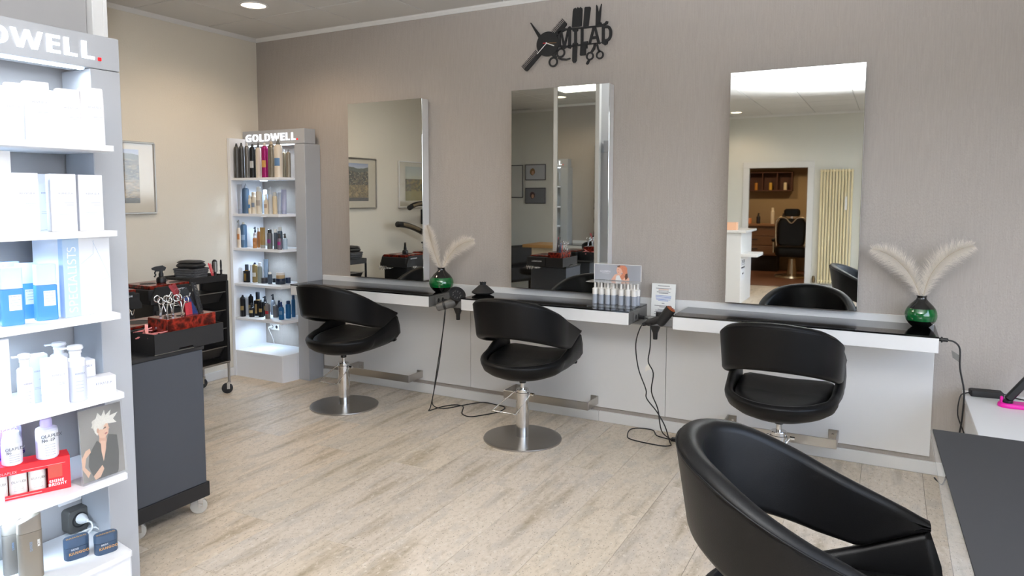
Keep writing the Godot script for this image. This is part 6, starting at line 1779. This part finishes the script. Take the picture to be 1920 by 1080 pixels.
# ---------------------------------------------------------------- what the mirrors show behind the camera
func build_rear_room() -> void:
	# hood dryer on the cream wall
	var hd := thing("hood_dryer", "black wall-mounted lamp dryer with two arms, seen only in the nearest mirror", "hood dryer", Vector3(0.0, 1.18, 2.3))
	part("wall_plate", bb(Vector3(0.0005, -0.08, 0.1), Vector3(0.02, 0.08, 0.22), 0.004), M.black_plastic, hd)
	part("joint_arm", MB.new().tube(smooth([Vector3(0.02, 0, 0.16), Vector3(0.1, 0.02, 0.14), Vector3(0.16, 0.0, 0.05)], 6), 0.016, 10).mesh(), M.black_plastic, hd)
	for q in [[Vector3(0.14, -0.06, -0.5), Vector3(0.16, -0.22, 0.04), 0.03], [Vector3(0.14, 0.1, -0.3), Vector3(0.16, 0.12, 0.04), 0.026]]:
		var a: Vector3 = q[0]
		var b: Vector3 = q[1]
		var ar := part("lamp_arm", MB.new().tube(smooth([a, a.lerp(b, 0.3) + Vector3(0, 0.03, 0), a.lerp(b, 0.7) + Vector3(0, 0.03, 0), b], 6), q[2], 12).mesh(), M.black_plastic, hd)
		part("reflector", MB.new().tube(smooth([a.lerp(b, 0.12) + Vector3(0.02, 0.02, 0), a.lerp(b, 0.4) + Vector3(0.02, 0.035, 0), a.lerp(b, 0.62) + Vector3(0.02, 0.035, 0)], 6), q[2] * 0.6, 10).mesh(), hexm("8d7f68", 0.3, 0.6), ar)
	part("link", MB.new().tube(smooth([Vector3(0.16, -0.22, 0.04), Vector3(0.18, -0.05, 0.09), Vector3(0.16, 0.12, 0.04)], 6), 0.014, 10).mesh(), M.black_plastic, hd)
	# radiator
	var rd := thing("radiator", "tall cream column radiator beside the doorway, seen in the right-hand mirror", "radiator", Vector3(3.76, 0.1, 7.69))
	var cr := hexm("dfd0a6", 0.4)
	for i in 11:
		part("column", MB.new().loft([rr(0.03, 0.05, 0.013, 0.0), rr(0.03, 0.05, 0.013, 1.7)]).mesh(), cr, rd, Vector3(-0.205 + 0.041 * i, 0, 0))
	for y in [0.02, 1.66]:
		part("header_pipe", bb(Vector3(-0.225, y, -0.02), Vector3(0.225, y + 0.03, 0.02), 0.008), cr, rd)
	part("heat_meter", bb(Vector3(0.12, 1.1, -0.045), Vector3(0.15, 1.3, -0.026), 0.004), M.white_plastic, rd)
	part("valve", lathed([Vector2(0, 0), Vector2(0.02, 0), Vector2(0.024, 0.05), Vector2(0.016, 0.1), Vector2(0, 0.105)], 14), hexm("6e5a3c", 0.4, 0.5), rd, Vector3(-0.27, 0.0, 0))
	var dr := struct("door_2", bb(Vector3(4.12, 0.0, 7.66), Vector3(5.0, 1.96, 7.735), 0.003), hexm("dcdee3", 0.4))
	for y in [0.85, 1.6]:
		part("hinge", bb(Vector3(4.14, y, 7.645), Vector3(4.165, y + 0.07, 7.661), 0.002), hexm("5d5b58", 0.4, 0.6), dr)
	# doorway frame
	var d1 := struct("door_1", bb(Vector3(2.42, 0, 7.735), Vector3(2.512, 1.93, 7.76), 0.003), M.white_paint)
	part("jamb", bb(Vector3(3.358, 0, 7.735), Vector3(3.45, 1.93, 7.76), 0.003), M.white_paint, d1)
	part("head", bb(Vector3(2.42, 1.84, 7.733), Vector3(3.45, 1.932, 7.762), 0.003), M.white_paint, d1)
	# the room beyond the doorway
	struct("floor_rear", bb(Vector3(1.6, -0.12, 7.85), Vector3(4.4, 0.0, 10.6), 0.0), hexm("6b4630", 0.55))
	struct("wall_rear", bb(Vector3(1.6, -0.1, 10.5), Vector3(4.4, 2.66, 10.6), 0.0), hexm("948266", 0.8))
	struct("wall_rear_left", bb(Vector3(1.5, -0.1, 7.85), Vector3(1.6, 2.66, 10.6), 0.0), hexm("8a6e4c", 0.8))
	struct("wall_rear_right", bb(Vector3(4.4, -0.1, 7.85), Vector3(4.5, 2.66, 10.6), 0.0), hexm("b09a72", 0.8))
	struct("ceiling_rear", bb(Vector3(1.5, 2.6, 7.85), Vector3(4.5, 2.7, 10.6), 0.0), hexm("c2a888", 0.8))
	struct("beam_trim_1", bb(Vector3(1.6, 2.0, 10.1), Vector3(4.4, 2.1, 10.2), 0.004), hexm("a86a48", 0.6))
	for q in [[2.3, 9.2], [3.4, 9.2]]:
		spot("barber_lamp", Vector3(q[0], 2.5, q[1]), Vector3(q[0], 0, q[1]), Color(1.0, 0.86, 0.68), 1.3, 75.0, 0.08)
	var wd := hexm("7a5638", 0.5)
	var cb := thing("barber_cabinet", "brown wooden cabinet with drawers in the room beyond the doorway", "cabinet", Vector3(2.3, 0, 10.2))
	part("carcass", bb(Vector3(-0.55, 0.3, -0.22), Vector3(0.35, 0.85, 0.25), 0.003), wd, cb)
	part("worktop", bb(Vector3(-0.6, 0.85, -0.27), Vector3(1.6, 0.89, 0.27), 0.003), hexm("8c6644", 0.45), cb)
	part("plinth", bb(Vector3(-0.55, 0.0, -0.1), Vector3(0.35, 0.3, 0.25), 0.003), hexm("1c1613", 0.7), cb)
	for k in 3:
		var dwr := part("drawer", bb(Vector3(-0.53, 0.32 + 0.175 * k, -0.24), Vector3(0.33, 0.48 + 0.175 * k, -0.215), 0.004), wd, cb)
		part("drawer_handle", bb(Vector3(-0.2, 0.42 + 0.175 * k, -0.26), Vector3(0.02, 0.435 + 0.175 * k, -0.24), 0.003), hexm("252527", 0.4, 0.6), dwr)
	var up := thing("wall_crate_shelf", "dark wooden crate shelf with bottles on the wall beyond the doorway", "wall shelf", Vector3(2.35, 1.5, 10.38))
	part("back", bb(Vector3(-0.3, 0.0, 0.09), Vector3(0.5, 0.35, 0.11), 0.002), hexm("4c2a1c", 0.6), up)
	for k in 2:
		part("board", bb(Vector3(-0.3, 0.34 * k, -0.05), Vector3(0.5, 0.34 * k + 0.02, 0.09), 0.002), hexm("4c2a1c", 0.6), up)
	for k in 4:
		part("upright", bb(Vector3(-0.3 + 0.26 * k, 0.02, -0.05), Vector3(-0.28 + 0.26 * k, 0.34, 0.09), 0.002), hexm("4c2a1c", 0.6), up)
	var gl := ["amber bottle at the left of the dark crate shelf beyond the doorway", "gold bottle in the middle of the dark crate shelf beyond the doorway", "pale bottle at the right of the dark crate shelf beyond the doorway"]
	for k in 3:
		goods("dome", Vector3(2.2 + 0.26 * k, 1.5205, 10.38), PI, 0.06, 0.17, ["b57f3c", "c9a24a", "d8cdb4"][k], "3a2a20", gl[k], "bottles beyond the doorway")
	var wk := [["dome", 2.55, "e4dccb", "tall white bottle on the wooden worktop beyond the doorway", 0.07, 0.3], ["spray", 2.3, "23232a", "black bottle on the wooden worktop beyond the doorway", 0.07, 0.2], ["jar", 2.12, "d98f5c", "orange tub on the wooden worktop beyond the doorway", 0.12, 0.1], ["dome", 2.75, "2b2420", "dark brown bottle on the wooden worktop beside the tall white one", 0.07, 0.2]]
	for q in wk:
		goods(q[0], Vector3(q[1], 0.8905, 10.1), PI, q[4], q[5], q[2], q[2], q[3], "goods on the worktop beyond the doorway")
	var bc := thing("barber_chair", "black barber chair with chrome frame in the room beyond the doorway", "barber chair", Vector3(3.0, 0, 9.3))
	part("base", lathed([Vector2(0, 0), Vector2(0.28, 0), Vector2(0.27, 0.03), Vector2(0.08, 0.06), Vector2(0.06, 0.32), Vector2(0, 0.32)], 32), hexm("c2b49c", 0.25, 0.8), bc)
	part("seat", MB.new().loft([rr(0.46, 0.46, 0.08, 0.36), rr(0.52, 0.5, 0.09, 0.4), rr(0.52, 0.5, 0.09, 0.5), rr(0.46, 0.44, 0.08, 0.53)]).mesh(), M.black_leather, bc)
	var bkx := Transform3D(Basis(Vector3.RIGHT, 0.12), Vector3(0, 0.56, -0.24))
	var br := []
	for q in [[0.36, 0.0], [0.44, 0.05], [0.46, 0.2], [0.46, 0.38], [0.38, 0.46]]:
		var ring := rr(q[0], 0.1, 0.045, q[1])
		for k in ring.size():
			ring[k] = bkx * ring[k]
		br.append(ring)
	part("backrest", MB.new().loft(br).mesh(), M.black_leather, bc)
	part("back_frame", MB.new().tube(smooth([bkx * Vector3(-0.22, -0.02, -0.05), bkx * Vector3(-0.245, 0.2, -0.05), bkx * Vector3(-0.23, 0.44, -0.05), bkx * Vector3(-0.1, 0.47, -0.06), bkx * Vector3(0.0, 0.38, -0.06), bkx * Vector3(0.1, 0.47, -0.06), bkx * Vector3(0.23, 0.44, -0.05), bkx * Vector3(0.245, 0.2, -0.05), bkx * Vector3(0.22, -0.02, -0.05)], 5), 0.016, 8).mesh(), hexm("c2b49c", 0.25, 0.8), bc)
	part("headrest", MB.new().loft([rr(0.22, 0.09, 0.04, 1.06), rr(0.26, 0.11, 0.05, 1.09), rr(0.26, 0.11, 0.05, 1.16), rr(0.2, 0.08, 0.04, 1.19)]).mesh(), M.black_leather, bc, Vector3(0, 0, -0.2))
	part("headrest_post", bb(Vector3(-0.02, 0.98, -0.215), Vector3(0.02, 1.08, -0.195), 0.003), M.chrome, bc)
	for s in [-1, 1]:
		part("armrest", bb(Vector3(s * 0.26, 0.62, -0.2), Vector3(s * 0.32, 0.67, 0.2), 0.01), M.black_leather, bc)
		part("arm_frame", bb(Vector3(s * 0.275, 0.42, -0.16), Vector3(s * 0.305, 0.62, 0.16), 0.006), hexm("c2b49c", 0.25, 0.8), bc)
	# white reception counter with its sheet
	var rc := thing("reception_counter", "white reception counter with projecting shelf, seen at the left of the right-hand mirror", "counter", Vector3(2.66, 0, 5.75))
	part("body", bb(Vector3(-0.5, 0, -0.17), Vector3(0.14, 0.93, 0.6), 0.003), M.white_lacquer, rc)
	part("worktop", bb(Vector3(-0.52, 0.93, -0.2), Vector3(0.2, 0.96, 0.63), 0.003), M.white_lacquer, rc)
	part("side_shelf", bb(Vector3(0.13, 0.62, -0.17), Vector3(0.34, 0.66, 0.3), 0.003), M.white_lacquer, rc)
	var sh := part("notice_sheet", bb(Vector3(0.1405, 0.3, -0.14), Vector3(0.1415, 0.6, 0.12), 0.0), hexm("e6e7ea", 0.6), rc)
	words("lettering", "MILAD'S", 0.045, hexm("202024", 0.6), sh, Vector3(0.142, 0.545, -0.01), Vector3(0, PI / 2, 0), false, 1.0, 0.001)
	part("print_line", bb(Vector3(0.141, 0.505, -0.13), Vector3(0.1425, 0.511, 0.11), 0.0), hexm("202024", 0.6), sh)
	words("lettering", "HERREN und DAMEN", 0.022, hexm("202024", 0.6), sh, Vector3(0.142, 0.47, -0.01), Vector3(0, PI / 2, 0), true, 0.8, 0.001)
	words("lettering", "Friseur", 0.026, hexm("202024", 0.6), sh, Vector3(0.142, 0.39, -0.01), Vector3(0, PI / 2, 0), false, 1.0, 0.001)
	solo("tissue_box", bb(Vector3(-0.1, 0, -0.06), Vector3(0.1, 0.1, 0.06), 0.003), hexm("e9b795", 0.6), "peach coloured box on the white reception counter", "box", Vector3(2.62, 0.9605, 5.72))
	# alcove seen in the middle mirror
	var wc := thing("wingback_chair", "black wingback armchair in the alcove, seen in the middle mirror", "armchair", Vector3(-0.35, 0, 5.0), PI + 0.3)
	part("seat", bb(Vector3(-0.33, 0.2, -0.3), Vector3(0.33, 0.45, 0.32), 0.04), hexm("101011", 0.6), wc)
	part("backrest", bb(Vector3(-0.33, 0.4, 0.2), Vector3(0.33, 1.1, 0.34), 0.05), hexm("101011", 0.6), wc)
	for s in [-1, 1]:
		part("wing", bb(Vector3(s * 0.28, 0.45, -0.28), Vector3(s * 0.36, 0.72, 0.3), 0.03), hexm("101011", 0.6), wc)
		part("leg", bb(Vector3(s * 0.26, 0, -0.24), Vector3(s * 0.3, 0.2, -0.2), 0.004), hexm("2a2018", 0.5), wc)
		part("leg", bb(Vector3(s * 0.26, 0, 0.24), Vector3(s * 0.3, 0.2, 0.28), 0.004), hexm("2a2018", 0.5), wc)
	var wt := thing("side_desk", "wood topped white desk in front of the alcove pictures, seen in the middle mirror", "desk", Vector3(0.75, 0, 4.5))
	part("desk_top", bb(Vector3(-0.45, 0.74, -0.25), Vector3(0.6, 0.78, 0.3), 0.004), hexm("b98d55", 0.5), wt)
	part("panel", bb(Vector3(-0.35, 0, -0.18), Vector3(0.55, 0.74, 0.25), 0.004), hexm("dcd2b8", 0.5), wt)
	var stl := thing("stool", "black round stool on a castor base, seen low in the middle mirror", "stool", Vector3(0.62, 0, 3.95))
	part("seat", lathed([Vector2(0, 0.44), Vector2(0.17, 0.44), Vector2(0.185, 0.46), Vector2(0.18, 0.5), Vector2(0.14, 0.52), Vector2(0, 0.525)], 32, 60.0), M.black_leather, stl)
	part("post", lathed([Vector2(0, 0.05), Vector2(0.03, 0.05), Vector2(0.022, 0.44), Vector2(0, 0.44)], 16), M.chrome, stl)
	for k in 5:
		var a := TAU * k / 5.0
		part("foot", MB.new().tube([Vector3(0, 0.08, 0), Vector3(cos(a) * 0.13, 0.06, sin(a) * 0.13), Vector3(cos(a) * 0.24, 0.045, sin(a) * 0.24)], 0.014, 8).mesh(), M.black_plastic, stl)
		part("castor_ball", MB.new().lathe([Vector2(0, 0), Vector2(0.02, 0.008), Vector2(0.024, 0.022), Vector2(0.018, 0.04), Vector2(0, 0.045)], 12, Vector3(cos(a) * 0.24, 0, sin(a) * 0.24), 60.0).mesh(), M.matt_black, stl)
	var pics := [["small framed print of a curly haired head, upper of two in the alcove", Vector3(-0.068, 1.75, 5.399), 0], ["small framed print of a dark haired head, lower of two in the alcove", Vector3(-0.068, 1.41, 5.399), 1], ["tall framed certificate beside the two small prints in the alcove", Vector3(-0.37, 1.62, 5.399), 2]]
	for q in pics:
		var w := 0.165 if q[2] < 2 else 0.1
		var h := 0.115 if q[2] < 2 else 0.24
		var t := thing("picture_frame", q[0], "picture", q[1], PI, "framed prints in the alcove")
		part("frame", bb(Vector3(-w, -h, 0), Vector3(w, h, 0.015), 0.003), hexm("4b4a4a", 0.4), t)
		part("print", bb(Vector3(-w + 0.012, -h + 0.012, 0.0145), Vector3(w - 0.012, h - 0.012, 0.016), 0.0), hexm(["b9bbc0", "77787c", "c9c9c4"][q[2]], 0.5), t)
		if q[2] < 2:
			var blobp := PackedVector2Array()
			for p in blob(45, 8, 42, 50, 22, 0.18):
				blobp.append(Vector2(p[0], p[1]) * 0.001)
			part("printed_hair", MB.new().slab(blobp, 0.0159, 0.0164).mesh(), hexm(["8a6a45", "4a3430"][q[2]], 0.6), t)
			var fc := PackedVector2Array()
			for p in blob(40, -8, 20, 30, 18):
				fc.append(Vector2(p[0], p[1]) * 0.001)
			part("printed_face", MB.new().slab(fc, 0.0163, 0.0167).mesh(), hexm("c59a7c", 0.6), t)
